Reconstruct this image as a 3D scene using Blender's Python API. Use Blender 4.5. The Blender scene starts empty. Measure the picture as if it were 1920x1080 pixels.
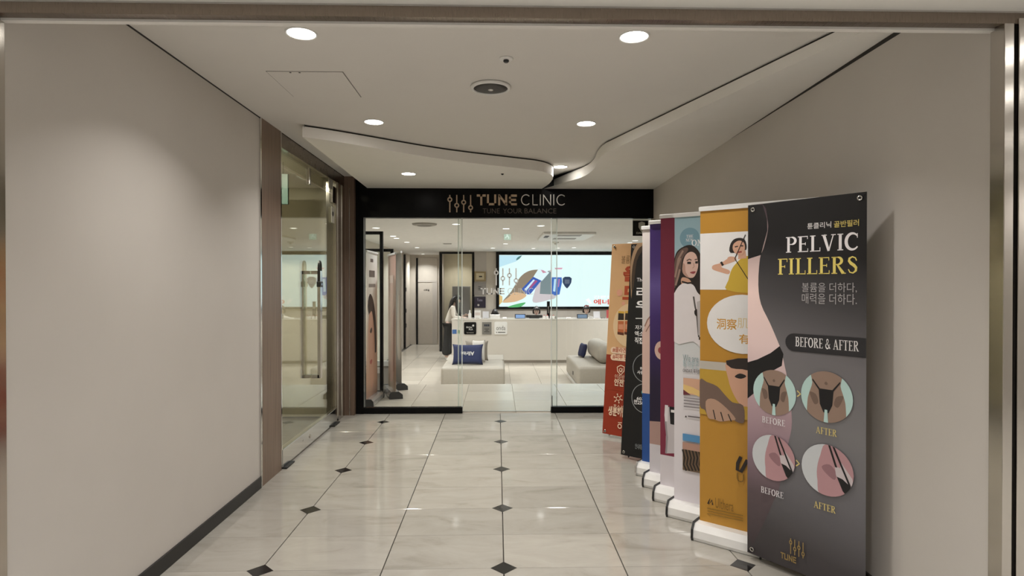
import bpy, bmesh, math, random
from mathutils import Vector, Matrix
random.seed(7)
R = math.radians
sc = bpy.context.scene
C = sc.collection

# ------------------------------------------------------------------ camera
CAM_H = 1.42; YAW = R(1.407); PITCH = R(.358); FPX = 1120.0
cd = bpy.data.cameras.new('camera'); cam = bpy.data.objects.new('camera', cd); C.objects.link(cam)
cd.sensor_width = 36; cd.lens = 36 * FPX / 1920; cd.clip_start = .02
cam.location = (0, 0, CAM_H); cam.rotation_euler = (R(90) - PITCH, 0, -YAW)
sc.camera = cam
# ------------------------------------------------------------------ world, exposure
w = bpy.data.worlds.new('world'); sc.world = w; w.use_nodes = True
w.node_tree.nodes['Background'].inputs[0].default_value = (.9, .88, .85, 1)
w.node_tree.nodes['Background'].inputs[1].default_value = .05
sc.view_settings.view_transform = 'Standard'; sc.view_settings.look = 'None'
sc.view_settings.gamma = 1; sc.view_settings.use_curve_mapping = False
sc.view_settings.exposure = 0.12
sc.cycles.max_bounces = 7; sc.cycles.adaptive_threshold = .035; sc.cycles.caustics_reflective = False; sc.cycles.caustics_refractive = False
HALL_W, LOBBY_W, CORR_W = 8.2, 17.5, 17.0      # watts of each downlight

# ------------------------------------------------------------------ pixel -> place
_f = Vector((math.sin(YAW) * math.cos(PITCH), math.cos(YAW) * math.cos(PITCH), -math.sin(PITCH)))
_r = Vector((math.cos(YAW), -math.sin(YAW), 0)); _u = _r.cross(_f); _o = Vector((0, 0, CAM_H))
def ray(x, y): return _f * FPX + _r * (x - 960) - _u * (y - 540)
def at_y(x, y, Y): d = ray(x, y); return _o + d * (Y / d.y)
def at_z(x, y, z): d = ray(x, y); return _o + d * ((z - CAM_H) / d.z)
def at_x(x, y, X): d = ray(x, y); return _o + d * (X / d.x)

# ------------------------------------------------------------------ materials
def lin(c): return c / 12.92 if c <= .04045 else ((c + .055) / 1.055) ** 2.4
def hx(h, g=1.0):
    h = h.lstrip('#'); return tuple(min(.95, lin(int(h[i:i + 2], 16) / 255) * g) for i in (0, 2, 4))
_mats = {}
def M(name, col, rough=.5, metal=0, noise=.03, scale=8, bump=0, spec=.5, emit=0, coat=0):
    if name in _mats: return _mats[name]
    if isinstance(col, str): col = hx(col)
    m = bpy.data.materials.new(name); m.use_nodes = True; nt = m.node_tree; b = nt.nodes['Principled BSDF']
    b.inputs['Roughness'].default_value = rough; b.inputs['Metallic'].default_value = metal
    b.inputs['Specular IOR Level'].default_value = spec
    b.inputs['Coat Weight'].default_value = coat
    if emit:
        b.inputs['Base Color'].default_value = (.02, .02, .02, 1)
        b.inputs['Emission Color'].default_value = (*col, 1); b.inputs['Emission Strength'].default_value = emit
    else:
        tc = nt.nodes.new('ShaderNodeTexCoord'); n = nt.nodes.new('ShaderNodeTexNoise')
        n.inputs['Scale'].default_value = scale; n.inputs['Detail'].default_value = 4
        nt.links.new(tc.outputs['Object'], n.inputs['Vector'])
        r = nt.nodes.new('ShaderNodeValToRGB')
        r.color_ramp.elements[0].position = .3; r.color_ramp.elements[1].position = .7
        r.color_ramp.elements[0].color = (*[c * (1 - noise) for c in col], 1)
        r.color_ramp.elements[1].color = (*[min(1, c * (1 + noise)) for c in col], 1)
        nt.links.new(n.outputs['Fac'], r.inputs['Fac']); nt.links.new(r.outputs['Color'], b.inputs['Base Color'])
        if bump:
            bp = nt.nodes.new('ShaderNodeBump'); bp.inputs['Strength'].default_value = bump; bp.inputs['Distance'].default_value = .004
            nt.links.new(n.outputs['Fac'], bp.inputs['Height']); nt.links.new(bp.outputs['Normal'], b.inputs['Normal'])
    _mats[name] = m; return m
def M_grad(name, stops, axis='Z', lo=0, hi=1, rough=.45, cross=None):
    """printed colour gradient along a local axis (metres lo..hi); stops = [(pos, hex, gain)]"""
    m = bpy.data.materials.new(name); m.use_nodes = True; nt = m.node_tree; b = nt.nodes['Principled BSDF']
    b.inputs['Roughness'].default_value = rough
    tc = nt.nodes.new('ShaderNodeTexCoord'); s = nt.nodes.new('ShaderNodeSeparateXYZ')
    nt.links.new(tc.outputs['Object'], s.inputs[0])
    src = s.outputs[axis]
    if cross:
        ma = nt.nodes.new('ShaderNodeMath'); ma.operation = 'MULTIPLY_ADD'; ma.inputs[1].default_value = cross
        nt.links.new(s.outputs['X'], ma.inputs[0]); nt.links.new(src, ma.inputs[2]); src = ma.outputs[0]
    mr = nt.nodes.new('ShaderNodeMapRange'); mr.inputs[1].default_value = lo; mr.inputs[2].default_value = hi
    nt.links.new(src, mr.inputs[0])
    r = nt.nodes.new('ShaderNodeValToRGB'); e = r.color_ramp.elements
    while len(e) < len(stops): e.new(.5)
    for i, (p, h, g) in enumerate(stops): e[i].position = p; e[i].color = (*hx(h, g), 1)
    nt.links.new(mr.outputs[0], r.inputs['Fac']); nt.links.new(r.outputs['Color'], b.inputs['Base Color'])
    return m
def M_marble(name, base, vein, rough, scale=2.2):
    m = bpy.data.materials.new(name); m.use_nodes = True; nt = m.node_tree; b = nt.nodes['Principled BSDF']
    b.inputs['Roughness'].default_value = rough; b.inputs['Specular IOR Level'].default_value = .5
    tc = nt.nodes.new('ShaderNodeTexCoord'); oi = nt.nodes.new('ShaderNodeObjectInfo')
    add = nt.nodes.new('ShaderNodeVectorMath'); add.operation = 'MULTIPLY_ADD'
    cx = nt.nodes.new('ShaderNodeCombineXYZ')
    nt.links.new(oi.outputs['Random'], cx.inputs[0]); nt.links.new(oi.outputs['Random'], cx.inputs[1]); nt.links.new(oi.outputs['Random'], cx.inputs[2])
    nt.links.new(cx.outputs[0], add.inputs[0]); add.inputs[1].default_value = (37, 53, 91); nt.links.new(tc.outputs['Object'], add.inputs[2])
    mp = nt.nodes.new('ShaderNodeMapping'); mp.inputs['Rotation'].default_value = (0, 0, R(35)); mp.inputs['Scale'].default_value = (1, 2.6, 1)
    nt.links.new(add.outputs[0], mp.inputs['Vector'])
    n = nt.nodes.new('ShaderNodeTexNoise'); n.inputs['Scale'].default_value = scale; n.inputs['Detail'].default_value = 9
    n.inputs['Roughness'].default_value = .62; n.inputs['Distortion'].default_value = 1.1
    nt.links.new(mp.outputs[0], n.inputs['Vector'])
    r = nt.nodes.new('ShaderNodeValToRGB'); e = r.color_ramp.elements
    e[0].position = .3; e[0].color = (*vein, 1); e[1].position = .62; e[1].color = (*base, 1)
    k = e.new(.44); k.color = (*[(a * .35 + c * .65) for a, c in zip(vein, base)], 1)
    nt.links.new(n.outputs['Fac'], r.inputs['Fac'])
    hs = nt.nodes.new('ShaderNodeHueSaturation'); mr = nt.nodes.new('ShaderNodeMapRange')
    mr.inputs[3].default_value = .9; mr.inputs[4].default_value = 1.06
    nt.links.new(oi.outputs['Random'], mr.inputs[0]); nt.links.new(mr.outputs[0], hs.inputs['Value'])
    nt.links.new(r.outputs['Color'], hs.inputs['Color']); nt.links.new(hs.outputs['Color'], b.inputs['Base Color'])
    rr = nt.nodes.new('ShaderNodeMapRange'); rr.inputs[3].default_value = rough * 1.5; rr.inputs[4].default_value = rough * .7
    nt.links.new(n.outputs['Fac'], rr.inputs[0]); nt.links.new(rr.outputs[0], b.inputs['Roughness'])
    return m
def M_wood(name, c1, c2):
    m = bpy.data.materials.new(name); m.use_nodes = True; nt = m.node_tree; b = nt.nodes['Principled BSDF']
    b.inputs['Roughness'].default_value = .38
    tc = nt.nodes.new('ShaderNodeTexCoord'); mp = nt.nodes.new('ShaderNodeMapping'); mp.inputs['Scale'].default_value = (60, 60, 1.2)
    n = nt.nodes.new('ShaderNodeTexNoise'); n.inputs['Scale'].default_value = 1.6; n.inputs['Detail'].default_value = 6
    r = nt.nodes.new('ShaderNodeValToRGB'); r.color_ramp.elements[0].color = (*c1, 1); r.color_ramp.elements[1].color = (*c2, 1)
    r.color_ramp.elements[0].position = .3; r.color_ramp.elements[1].position = .72
    nt.links.new(tc.outputs['Object'], mp.inputs[0]); nt.links.new(mp.outputs[0], n.inputs['Vector'])
    nt.links.new(n.outputs['Fac'], r.inputs['Fac']); nt.links.new(r.outputs['Color'], b.inputs['Base Color'])
    return m
def M_steel(name, col, rough=.22, stretch=(2, 2, 90)):
    m = bpy.data.materials.new(name); m.use_nodes = True; nt = m.node_tree; b = nt.nodes['Principled BSDF']
    b.inputs['Base Color'].default_value = (*col, 1); b.inputs['Metallic'].default_value = 1
    tc = nt.nodes.new('ShaderNodeTexCoord'); mp = nt.nodes.new('ShaderNodeMapping'); mp.inputs['Scale'].default_value = stretch
    n = nt.nodes.new('ShaderNodeTexNoise'); n.inputs['Scale'].default_value = 9; n.inputs['Detail'].default_value = 3
    mr = nt.nodes.new('ShaderNodeMapRange'); mr.inputs[3].default_value = rough * .7; mr.inputs[4].default_value = rough * 1.4
    nt.links.new(tc.outputs['Object'], mp.inputs[0]); nt.links.new(mp.outputs[0], n.inputs['Vector'])
    nt.links.new(n.outputs['Fac'], mr.inputs[0]); nt.links.new(mr.outputs[0], b.inputs['Roughness'])
    return m
def M_glass(name, tint, ior=1.45, rough=0.0, gain=1.0, base=0.0):
    m = bpy.data.materials.new(name); m.use_nodes = True; nt = m.node_tree; nt.nodes.clear()
    o = nt.nodes.new('ShaderNodeOutputMaterial'); mx = nt.nodes.new('ShaderNodeMixShader')
    t = nt.nodes.new('ShaderNodeBsdfTransparent'); t.inputs[0].default_value = (*tint, 1)
    g = nt.nodes.new('ShaderNodeBsdfGlossy'); g.inputs['Roughness'].default_value = rough; g.inputs[0].default_value = (.97, .98, .97, 1)
    f = nt.nodes.new('ShaderNodeLayerWeight'); f.inputs[0].default_value = .5      # Facing = 1 - cos
    pw = nt.nodes.new('ShaderNodeMath'); pw.operation = 'POWER'; pw.inputs[1].default_value = 5
    f0 = ((ior - 1) / (ior + 1)) ** 2
    k = nt.nodes.new('ShaderNodeMath'); k.operation = 'MULTIPLY_ADD'; k.use_clamp = True
    k.inputs[1].default_value = (1 - f0) * gain; k.inputs[2].default_value = f0 + base
    nt.links.new(f.outputs['Facing'], pw.inputs[0]); nt.links.new(pw.outputs[0], k.inputs[0]); nt.links.new(k.outputs[0], mx.inputs[0])
    nt.links.new(t.outputs[0], mx.inputs[1]); nt.links.new(g.outputs[0], mx.inputs[2]); nt.links.new(mx.outputs[0], o.inputs[0])
    return m

m_wall = M('wall_paint', (.575, .54, .50), .55, noise=.015, scale=3, bump=.03)
m_ceil = M('ceiling_paint', (.74, .715, .68), .8, noise=.01, scale=3)
m_cove = M('cove_white_paint', (.86, .84, .80), .6, noise=.01)
m_gap = M('shadow_gap', (.03, .027, .024), .8)
m_black = M('black_lacquer', (.004, .004, .0045), .3, spec=.12)
m_blackmat = M('black_plastic', (.012, .012, .012), .45)
m_base = M('black_skirting', (.012, .011, .011), .4)
m_marble = M_marble('marble_tile', (.40, .378, .335), (.30, .278, .24), .07)
m_marble2 = M_marble('lobby_porcelain', (.52, .475, .405), (.455, .41, .345), .2, 1.2)
m_inlay = M('black_granite', (.012, .011, .011), .12, noise=.4, scale=90)
m_grout = M('grout', (.12, .105, .09), .8)
m_wood = M_wood('walnut_laminate', (.14, .092, .064), (.25, .17, .125))
m_steel = M_steel('brushed_steel', (.55, .52, .48), .13)
m_steelw = M_steel('bronze_steel', (.26, .215, .18), .28, (90, 2, 2))
m_chrome = M_steel('polished_steel', (.7, .69, .67), .1)
m_white = M('white_plastic', (.78, .77, .75), .35)
m_alu = M('white_aluminium', (.80, .79, .77), .3)
m_glass = M_glass('clear_glass', (.965, .985, .975), 1.25)
m_glassdoor = M_glass('side_door_glass', (.86, .86, .76), 1.5, 0, 1.1, .04)
m_edge = M('glass_edge', (.74, .78, .76), .2)
m_lens = M('lamp_lens', (1, .965, .90), emit=22)
m_lens2 = M('lobby_lamp_lens', (1, .97, .93), emit=5)
m_lobwall = M('lobby_wall_paint', (.60, .545, .47), .6, noise=.015)
m_lobgrey = M('lobby_grey_panel', (.47, .43, .39), .5, noise=.02)
m_counter = M('counter_ivory_gloss', (.68, .645, .59), .12, coat=.3, noise=.01)
m_sofa = M('beige_leather', (.41, .375, .32), .5, noise=.03, scale=40, bump=.1)
m_gold = M('sign_bronze', (.50, .38, .27), .35, .6)
m_silver = M('sign_silver', (.75, .72, .68), .3, .6)

# ------------------------------------------------------------------ mesh helpers
class MB:
    def __init__(s): s.v = []; s.f = []; s.mi = []
    def add(s, vs, fs, mi=0):
        o = len(s.v); s.v += [tuple(p) for p in vs]; s.f += [tuple(i + o for i in q) for q in fs]; s.mi += [mi] * len(fs); return s
    def box(s, x0, x1, y0, y1, z0, z1, mi=0):
        return s.add([(x0, y0, z0), (x1, y0, z0), (x1, y1, z0), (x0, y1, z0), (x0, y0, z1), (x1, y0, z1), (x1, y1, z1), (x0, y1, z1)],
                     [(0, 3, 2, 1), (4, 5, 6, 7), (0, 1, 5, 4), (1, 2, 6, 5), (2, 3, 7, 6), (3, 0, 4, 7)], mi)
    def prism(s, pts, z0, z1, axis='z', mi=0):
        n = len(pts)
        def P(p, z): return (p[0], p[1], z) if axis == 'z' else ((p[0], z, p[1]) if axis == 'y' else (z, p[0], p[1]))
        vs = [P(p, z0) for p in pts] + [P(p, z1) for p in pts]
        fs = [tuple(range(n))[::-1], tuple(range(n, 2 * n))] + [(i, (i + 1) % n, n + (i + 1) % n, n + i) for i in range(n)]
        return s.add(vs, fs, mi)
    def cyl(s, p0, p1, r, n=16, r1=None, mi=0):
        p0 = Vector(p0); p1 = Vector(p1); d = (p1 - p0).normalized(); a = d.orthogonal().normalized(); b = d.cross(a)
        r1 = r if r1 is None else r1
        vs = [p0 + (a * math.cos(t) + b * math.sin(t)) * r for t in [i * 2 * math.pi / n for i in range(n)]]
        vs += [p1 + (a * math.cos(t) + b * math.sin(t)) * r1 for t in [i * 2 * math.pi / n for i in range(n)]]
        return s.add(vs, [tuple(range(n))[::-1], tuple(range(n, 2 * n))] + [(i, (i + 1) % n, n + (i + 1) % n, n + i) for i in range(n)], mi)
    def tube(s, pts, r, n=10):
        pts = [Vector(p) for p in pts]; o = []
        up = None
        for i, p in enumerate(pts):
            d = (pts[min(i + 1, len(pts) - 1)] - pts[max(i - 1, 0)]).normalized()
            a = d.orthogonal().normalized() if up is None else (up - d * up.dot(d)).normalized()
            up = a; b = d.cross(a)
            o += [p + (a * math.cos(t) + b * math.sin(t)) * r for t in [k * 2 * math.pi / n for k in range(n)]]
        fs = [tuple(range(n))[::-1], tuple(range(len(o) - n, len(o)))]
        for i in range(len(pts) - 1):
            fs += [(i * n + k, i * n + (k + 1) % n, (i + 1) * n + (k + 1) % n, (i + 1) * n + k) for k in range(n)]
        return s.add(o, fs)
    def lathe(s, prof, cx, cy, n=24, caps=True):
        vs = []; fs = []
        for r, z in prof: vs += [(cx + r * math.cos(t), cy + r * math.sin(t), z) for t in [k * 2 * math.pi / n for k in range(n)]]
        for i in range(len(prof) - 1): fs += [(i * n + k, i * n + (k + 1) % n, (i + 1) * n + (k + 1) % n, (i + 1) * n + k) for k in range(n)]
        if caps: fs += [tuple(range(n))[::-1], tuple(range(len(vs) - n, len(vs)))]
        return s.add(vs, fs)
    def mesh(s, name, mats, bevel=0, seg=2, smooth=False, sub=0):
        me = bpy.data.meshes.new(name); me.from_pydata(s.v, [], s.f)
        for m in (mats if isinstance(mats, (list, tuple)) else [mats]): me.materials.append(m)
        me.polygons.foreach_set('material_index', s.mi)
        bm = bmesh.new(); bm.from_mesh(me)
        bmesh.ops.recalc_face_normals(bm, faces=bm.faces)
        if bevel: bmesh.ops.bevel(bm, geom=list(bm.edges), offset=bevel, segments=seg, profile=.5, affect='EDGES', clamp_overlap=True)
        if sub:
            bmesh.ops.subdivide_edges(bm, edges=list(bm.edges), cuts=sub, use_grid_fill=True)
        bm.to_mesh(me); bm.free()
        if smooth: me.polygons.foreach_set('use_smooth', [True] * len(me.polygons))
        return me
    def build(s, name, mats, parent=None, bevel=0, seg=2, smooth=False):
        o = bpy.data.objects.new(name, s.mesh(name, mats, bevel, seg, smooth)); C.objects.link(o); o.parent = parent; return o
def obj(name, me, parent=None, loc=None):
    o = bpy.data.objects.new(name, me); C.objects.link(o); o.parent = parent
    if loc is not None: o.location = loc
    return o
def tag(o, label, cat, group=None):
    o['label'] = label; o['category'] = cat
    if group: o['group'] = group
    return o
def struct(o): o['kind'] = 'structure'; return o
def thing(name, label, cat, loc=(0, 0, 0), rz=0, group=None):
    o = bpy.data.objects.new(name, None); C.objects.link(o); o.location = loc; o.rotation_euler = (0, 0, rz)
    o.empty_display_size = .1; return tag(o, label, cat, group)
tmp_scene = bpy.data.scenes.new('scratch')
def baked(o):
    tmp_scene.collection.objects.link(o); vl_ = tmp_scene.view_layers[0]; vl_.update()
    return bpy.data.meshes.new_from_object(o.evaluated_get(vl_.depsgraph))
def smooth_closed(pts, k=4):
    n = len(pts); out = []
    for i in range(n):
        p0, p1, p2, p3 = [Vector(pts[(i + j) % n]) for j in (-1, 0, 1, 2)]
        for q in range(k):
            t = q / k
            out.append(.5 * ((2 * p1) + (p2 - p0) * t + (2 * p0 - 5 * p1 + 4 * p2 - p3) * t * t + (3 * p1 - p0 - 3 * p2 + p3) * t ** 3))
    return out
def smooth_open(pts, k=6):
    out = []; n = len(pts)
    for i in range(n - 1):
        p0, p1, p2, p3 = [Vector(pts[max(0, min(n - 1, i + j))]) for j in (-1, 0, 1, 2)]
        for q in range(k):
            t = q / k
            out.append(.5 * ((2 * p1) + (p2 - p0) * t + (2 * p0 - 5 * p1 + 4 * p2 - p3) * t * t + (3 * p1 - p0 - 3 * p2 + p3) * t ** 3))
    return out + [Vector(pts[-1])]
def text2d(s, bold=0.0, res=2):
    """glyph outlines of a word as flat verts/faces normalised to the unit box, plus its aspect"""
    cu = bpy.data.curves.new('t', 'FONT'); cu.body = s; cu.size = 1; cu.resolution_u = res; cu.offset = bold; cu.fill_mode = 'FRONT'
    o = bpy.data.objects.new('t', cu); me = baked(o)
    vs = [tuple(v.co) for v in me.vertices]; fs = [tuple(p.vertices) for p in me.polygons]
    bpy.data.objects.remove(o); bpy.data.curves.remove(cu); bpy.data.meshes.remove(me)
    xs = [v[0] for v in vs]; ys = [v[1] for v in vs]
    x0, x1, y0, y1 = min(xs), max(xs), min(ys), max(ys)
    return [((v[0] - x0) / (x1 - x0), (v[1] - y0) / (y1 - y0)) for v in vs], fs, (x1 - x0) / (y1 - y0)
def stroke(pl):
    """variable-width polyline [(x,y,w)] -> verts, quads"""
    vs = []; fs = []
    for i, (x, y, wd) in enumerate(pl):
        a = pl[max(0, i - 1)]; b = pl[min(len(pl) - 1, i + 1)]
        d = Vector((b[0] - a[0], b[1] - a[1])); d = d.normalized() if d.length else Vector((1, 0)); n = Vector((-d.y, d.x)) * wd / 2
        vs += [(x + n.x, y + n.y), (x - n.x, y - n.y)]
        if i: fs.append((2 * i - 2, 2 * i - 1, 2 * i + 1, 2 * i))
    return vs, fs
def arc(cx, cy, rx, ry, a0, a1, w0, w1=None, n=14):
    w1 = w0 if w1 is None else w1
    return [(cx + rx * math.cos(R(a0 + (a1 - a0) * i / n)), cy + ry * math.sin(R(a0 + (a1 - a0) * i / n)),
             w0 + (w1 - w0) * math.sin(math.pi * i / n)) for i in range(n + 1)]
TK, TN, SF = .17, .07, .055
def hl(x0, x1, y, wd=SF): return [(x0, y, wd), (x1, y, wd)]
def vl(x, y0, y1, wd=TK): return [(x, y0, wd), (x, y1, wd)]
def stem(x, top=True, bot=True): return [vl(x, 0, 1)] + ([hl(x - .17, x + .17, .97)] if top else []) + ([hl(x - .17, x + .17, .03)] if bot else [])
SERIF = {
 'P': (.72, stem(.2) + [hl(.2, .42, .97)] + [arc(.4, .745, .25, .225, 90, -90, .07, .17)] + [hl(.2, .42, .52)]),
 'R': (.86, stem(.2) + [hl(.2, .42, .97)] + [arc(.4, .76, .23, .21, 90, -90, .07, .17)] + [hl(.2, .42, .55), [(.38, .53, .1), (.72, .03, .19)], hl(.62, .88, .03)]),
 'B': (.78, stem(.2) + [hl(.2, .42, .97), arc(.4, .76, .21, .21, 90, -90, .07, .16), hl(.2, .42, .54), arc(.4, .28, .26, .25, 90, -90, .07, .17), hl(.2, .42, .03)]),
 'D': (.86, stem(.2) + [hl(.2, .4, .97), arc(.38, .5, .34, .47, 90, -90, .07, .18, 18), hl(.2, .4, .03)]),
 'E': (.72, stem(.2) + [hl(.2, .66, .97), hl(.2, .52, .51), hl(.2, .68, .03), vl(.65, .8, 1, .045), vl(.52, .42, .6, .045), vl(.67, 0, .22, .045)]),
 'F': (.68, stem(.2) + [hl(.2, .66, .97), hl(.2, .5, .5), vl(.65, .78, 1, .045), vl(.5, .41, .59, .045)]),
 'L': (.68, stem(.2) + [hl(.2, .66, .03), vl(.65, 0, .24, .045)]),
 'I': (.4, stem(.2)),
 'H': (.88, stem(.2) + stem(.68) + [hl(.2, .68, .5)]),
 'T': (.76, [vl(.38, 0, 1), hl(.03, .73, .97), vl(.05, .76, 1, .045), vl(.71, .76, 1, .045), hl(.2, .56, .03)]),
 'V': (.86, [[(.14, 1, .18), (.44, 0, .14)], [(.72, 1, .06), (.44, 0, .08)], hl(0, .32, .97), hl(.58, .86, .97)]),
 'A': (.9, [[(.43, 1, .1), (.13, 0, .06)], [(.43, 1, .12), (.76, 0, .18)], hl(.22, .66, .33), hl(0, .28, .03), hl(.58, .92, .03)]),
 'N': (.9, [vl(.17, 0, 1, .07), vl(.74, 0, 1, .07), [(.17, 1, .16), (.74, 0, .16)], hl(0, .3, .97), hl(.6, .9, .97), hl(.02, .32, .03)]),
 'W': (1.2, [[(.12, 1, .17), (.36, 0, .13)], [(.6, 1, .06), (.36, 0, .07)], [(.6, 1, .17), (.84, 0, .13)], [(1.08, 1, .06), (.84, 0, .07)], hl(0, .28, .97), hl(.94, 1.2, .97)]),
 'C': (.8, [arc(.44, .5, .36, .475, 40, 320, .07, .19, 26), vl(.71, .7, .97, .045)]),
 'O': (.88, [arc(.43, .5, .35, .47, 90, 270, .07, .19, 16), arc(.43, .5, .35, .47, 270, 450, .07, .19, 16)]),
 'S': (.66, [[(.57, .74, .06), (.5, .9, .07), (.33, .97, .08), (.16, .88, .12), (.14, .74, .15), (.25, .6, .18), (.42, .48, .18), (.54, .34, .16), (.53, .17, .13), (.37, .04, .08), (.19, .08, .07), (.1, .26, .06)]]),
 '&': (.9, [arc(.36, .78, .15, .19, -60, 250, .06, .1, 18), [(.29, .6, .1), (.8, .03, .14)], arc(.35, .29, .27, .26, 120, 330, .1, .15, 16), [(.58, .17, .07), (.78, .52, .06)]]),
}
def serif2d(s):
    x = 0; V = []; F = []
    for ch in s:
        if ch == ' ': x += .35; continue
        wd, pls = SERIF[ch]
        for pl in pls:
            v, f = stroke(pl); o = len(V); V += [(a + x, b) for a, b in v]; F += [tuple(i + o for i in q) for q in f]
        x += wd + .06
    xs = [v[0] for v in V]; x0, x1 = min(xs), max(xs)
    return [((a - x0) / (x1 - x0), b) for a, b in V], F, x1 - x0
def brand2d():
    """the TUNE word (flat square U) as strokes"""
    W = .2; T = []
    T += [hl(0, .9, 1 - W / 2, W), vl(.45, 0, 1, W)]
    T += [vl(1.12, 0, 1, W), hl(1.02, 1.95, W / 2, W), vl(1.85, 0, 1, W)]
    T += [vl(2.25, 0, 1, W), [(2.25, .92, W), (2.95, .08, W)], vl(2.95, 0, 1, W)]
    T += [vl(3.33, 0, 1, W), hl(3.23, 4.02, 1 - W / 2, W), hl(3.23, 3.95, .5, W), hl(3.23, 4.02, W / 2, W)]
    return strokes2d(T)
def clinic2d():
    W = .075; T = []
    T += [arc(.46, .5, .44, .47, 45, 315, W, W, 24)]
    T += [vl(1.12, 0, 1, W), hl(1.08, 1.6, W / 2, W), vl(1.85, 0, 1, W)]
    T += [vl(2.15, 0, 1, W), [(2.15, .97, W), (2.85, .03, W)], vl(2.85, 0, 1, W), vl(3.15, 0, 1, W)]
    T += [arc(3.9, .5, .44, .47, 45, 315, W, W, 24)]
    return strokes2d(T)
def slider2d(thick=.05):
    T = []
    for i, z in enumerate((.74, .40, .58, .27)):
        x = .1 + i * .4
        r = .11
        T += [vl(x, 0, z - r, thick), vl(x, z + r, 1, thick)]
        T += [[(x + r * math.cos(R(t)), z + r * math.sin(R(t)), thick) for t in range(0, 361, 24)]]
    return strokes2d(T)
def strokes2d(T):
    V = []; F = []
    for pl in T:
        v, f = stroke(pl); o = len(V); V += v; F += [tuple(i + o for i in q) for q in f]
    xs = [v[0] for v in V]; x0, x1 = min(xs), max(xs)
    return [((a - x0) / (x1 - x0), b) for a, b in V], F, x1 - x0
def solid(vs3, fs, off):
    """give a flat glyph sheet a small thickness along off"""
    mb = MB(); n = len(vs3); off = Vector(off)
    mb.add(vs3, fs); mb.add([tuple(Vector(v) + off) for v in vs3], fs)
    cnt = {}
    for f in fs:
        for i in range(len(f)):
            e = (f[i], f[(i + 1) % len(f)]); cnt.setdefault(tuple(sorted(e)), []).append(e)
    for k, l in cnt.items():
        if len(l) == 1: a, b = l[0]; mb.f.append((a, b, b + n, a + n)); mb.mi.append(0)
    return mb

# ------------------------------------------------------------------ the hall: key dimensions
XL, XR, ZC, YP, YS = -1.655, 1.725, 2.585, 2.02, 6.575
def zp(Y): return 2.543 - .0111 * Y          # underside of the dropped ceiling panels
LF = -.54                                     # sunken lobby floor
YE = 8.5                                      # edge of the landing
ZL = 2.38                                     # lobby ceiling

# ------------------------------------------------------------------ floor
floor = struct(MB().box(-6, 6, -4.2, YS, -.12, -.014).build('floor', m_grout))
corr_tile = MB().box(-6, 6, -4.2, 1.55, -.013, 0).build('corridor_paving', m_marble, floor)
SX, SY0 = .032, 2.98 - 4 * .4
_tc = {}
def tile(x0, x1, y0, y1, z, mat, parent, name='floor_tile', gx=.0028, gy=.0012, t=.012):
    w_, d_ = round(x1 - x0, 3), round(y1 - y0, 3); k = (name, w_, d_)
    if k not in _tc:
        a, b = w_ / 2 - gx, d_ / 2 - gy; c = .001
        mb = MB(); mb.add([(-a, -b, -t), (a, -b, -t), (a, b, -t), (-a, b, -t), (-a, -b, -c), (a, -b, -c), (a, b, -c), (-a, b, -c),
                (-a + c, -b + c, 0), (a - c, -b + c, 0), (a - c, b - c, 0), (-a + c, b - c, 0)],
               [(0, 1, 5, 4), (1, 2, 6, 5), (2, 3, 7, 6), (3, 0, 4, 7), (4, 5, 9, 8), (5, 6, 10, 9), (6, 7, 11, 10), (7, 4, 8, 11), (8, 9, 10, 11), (3, 2, 1, 0)])
        _tc[k] = mb.mesh(name, mat)
    return obj(name, _tc[k], parent, ((x0 + x1) / 2, (y0 + y1) / 2, z))
for k in range(-3, 3):
    x0 = max(XL - .02, SX + k * .604); x1 = min(XR + .02, SX + (k + 1) * .604)
    y = SY0
    while y < YS - .01:
        y1 = min(y + .4, YS); tile(x0, x1, y, y1, 0, m_marble, floor); y += .4
dm = MB().prism([(-.066, 0), (0, -.066), (.066, 0), (0, .066)], -.01, .0008).mesh('inlay', m_inlay)
for kx in (-2, 0, 2):
    for ky in range(-1, 5): obj('granite_inlay', dm, floor, (SX + kx * .604, 2.98 + ky * .8, 0))
# landing behind the glass and the sunken lobby
landing = struct(MB().box(-2.9, 5.6, YS, YE, -.5, -.0125).build('floor_landing', m_lobwall))
for k in range(-4, 6):
    x0 = .205 + k * .605
    for j, (a, b) in enumerate(((YS + .001, 7.29), (7.29, 7.895), (7.895, YE))): tile(x0, x0 + .605, a, b, 0, m_marble2, landing, 'landing_tile', .0022, .0015)
MB().box(-2.9, 5.6, YE - .03, YE + .004, -.03, -.0005).build('step_nosing', m_marble2, landing)
stepb = MB(); stepb.box(-2.9, 5.6, YE + .005, YE + .3, -.5, -.18); stepb.box(-2.9, 5.6, YE + .3, YE + .6, -.5, -.36)
stepb.build('step', m_marble2, landing)
lobf = struct(MB().box(-2.9, 5.6, YE, 19.9, LF - .1, LF - .012).build('floor_lobby', m_grout))
for k in range(-5, 6):
    x0 = max(-2.85, .265 + k * .605); x1 = .265 + (k + 1) * .605
    y = 8.5
    while y < 19.5: tile(x0, x1, y, y + .605, LF, m_marble2, lobf, 'lobby_tile', .002, .0018); y += .605

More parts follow.
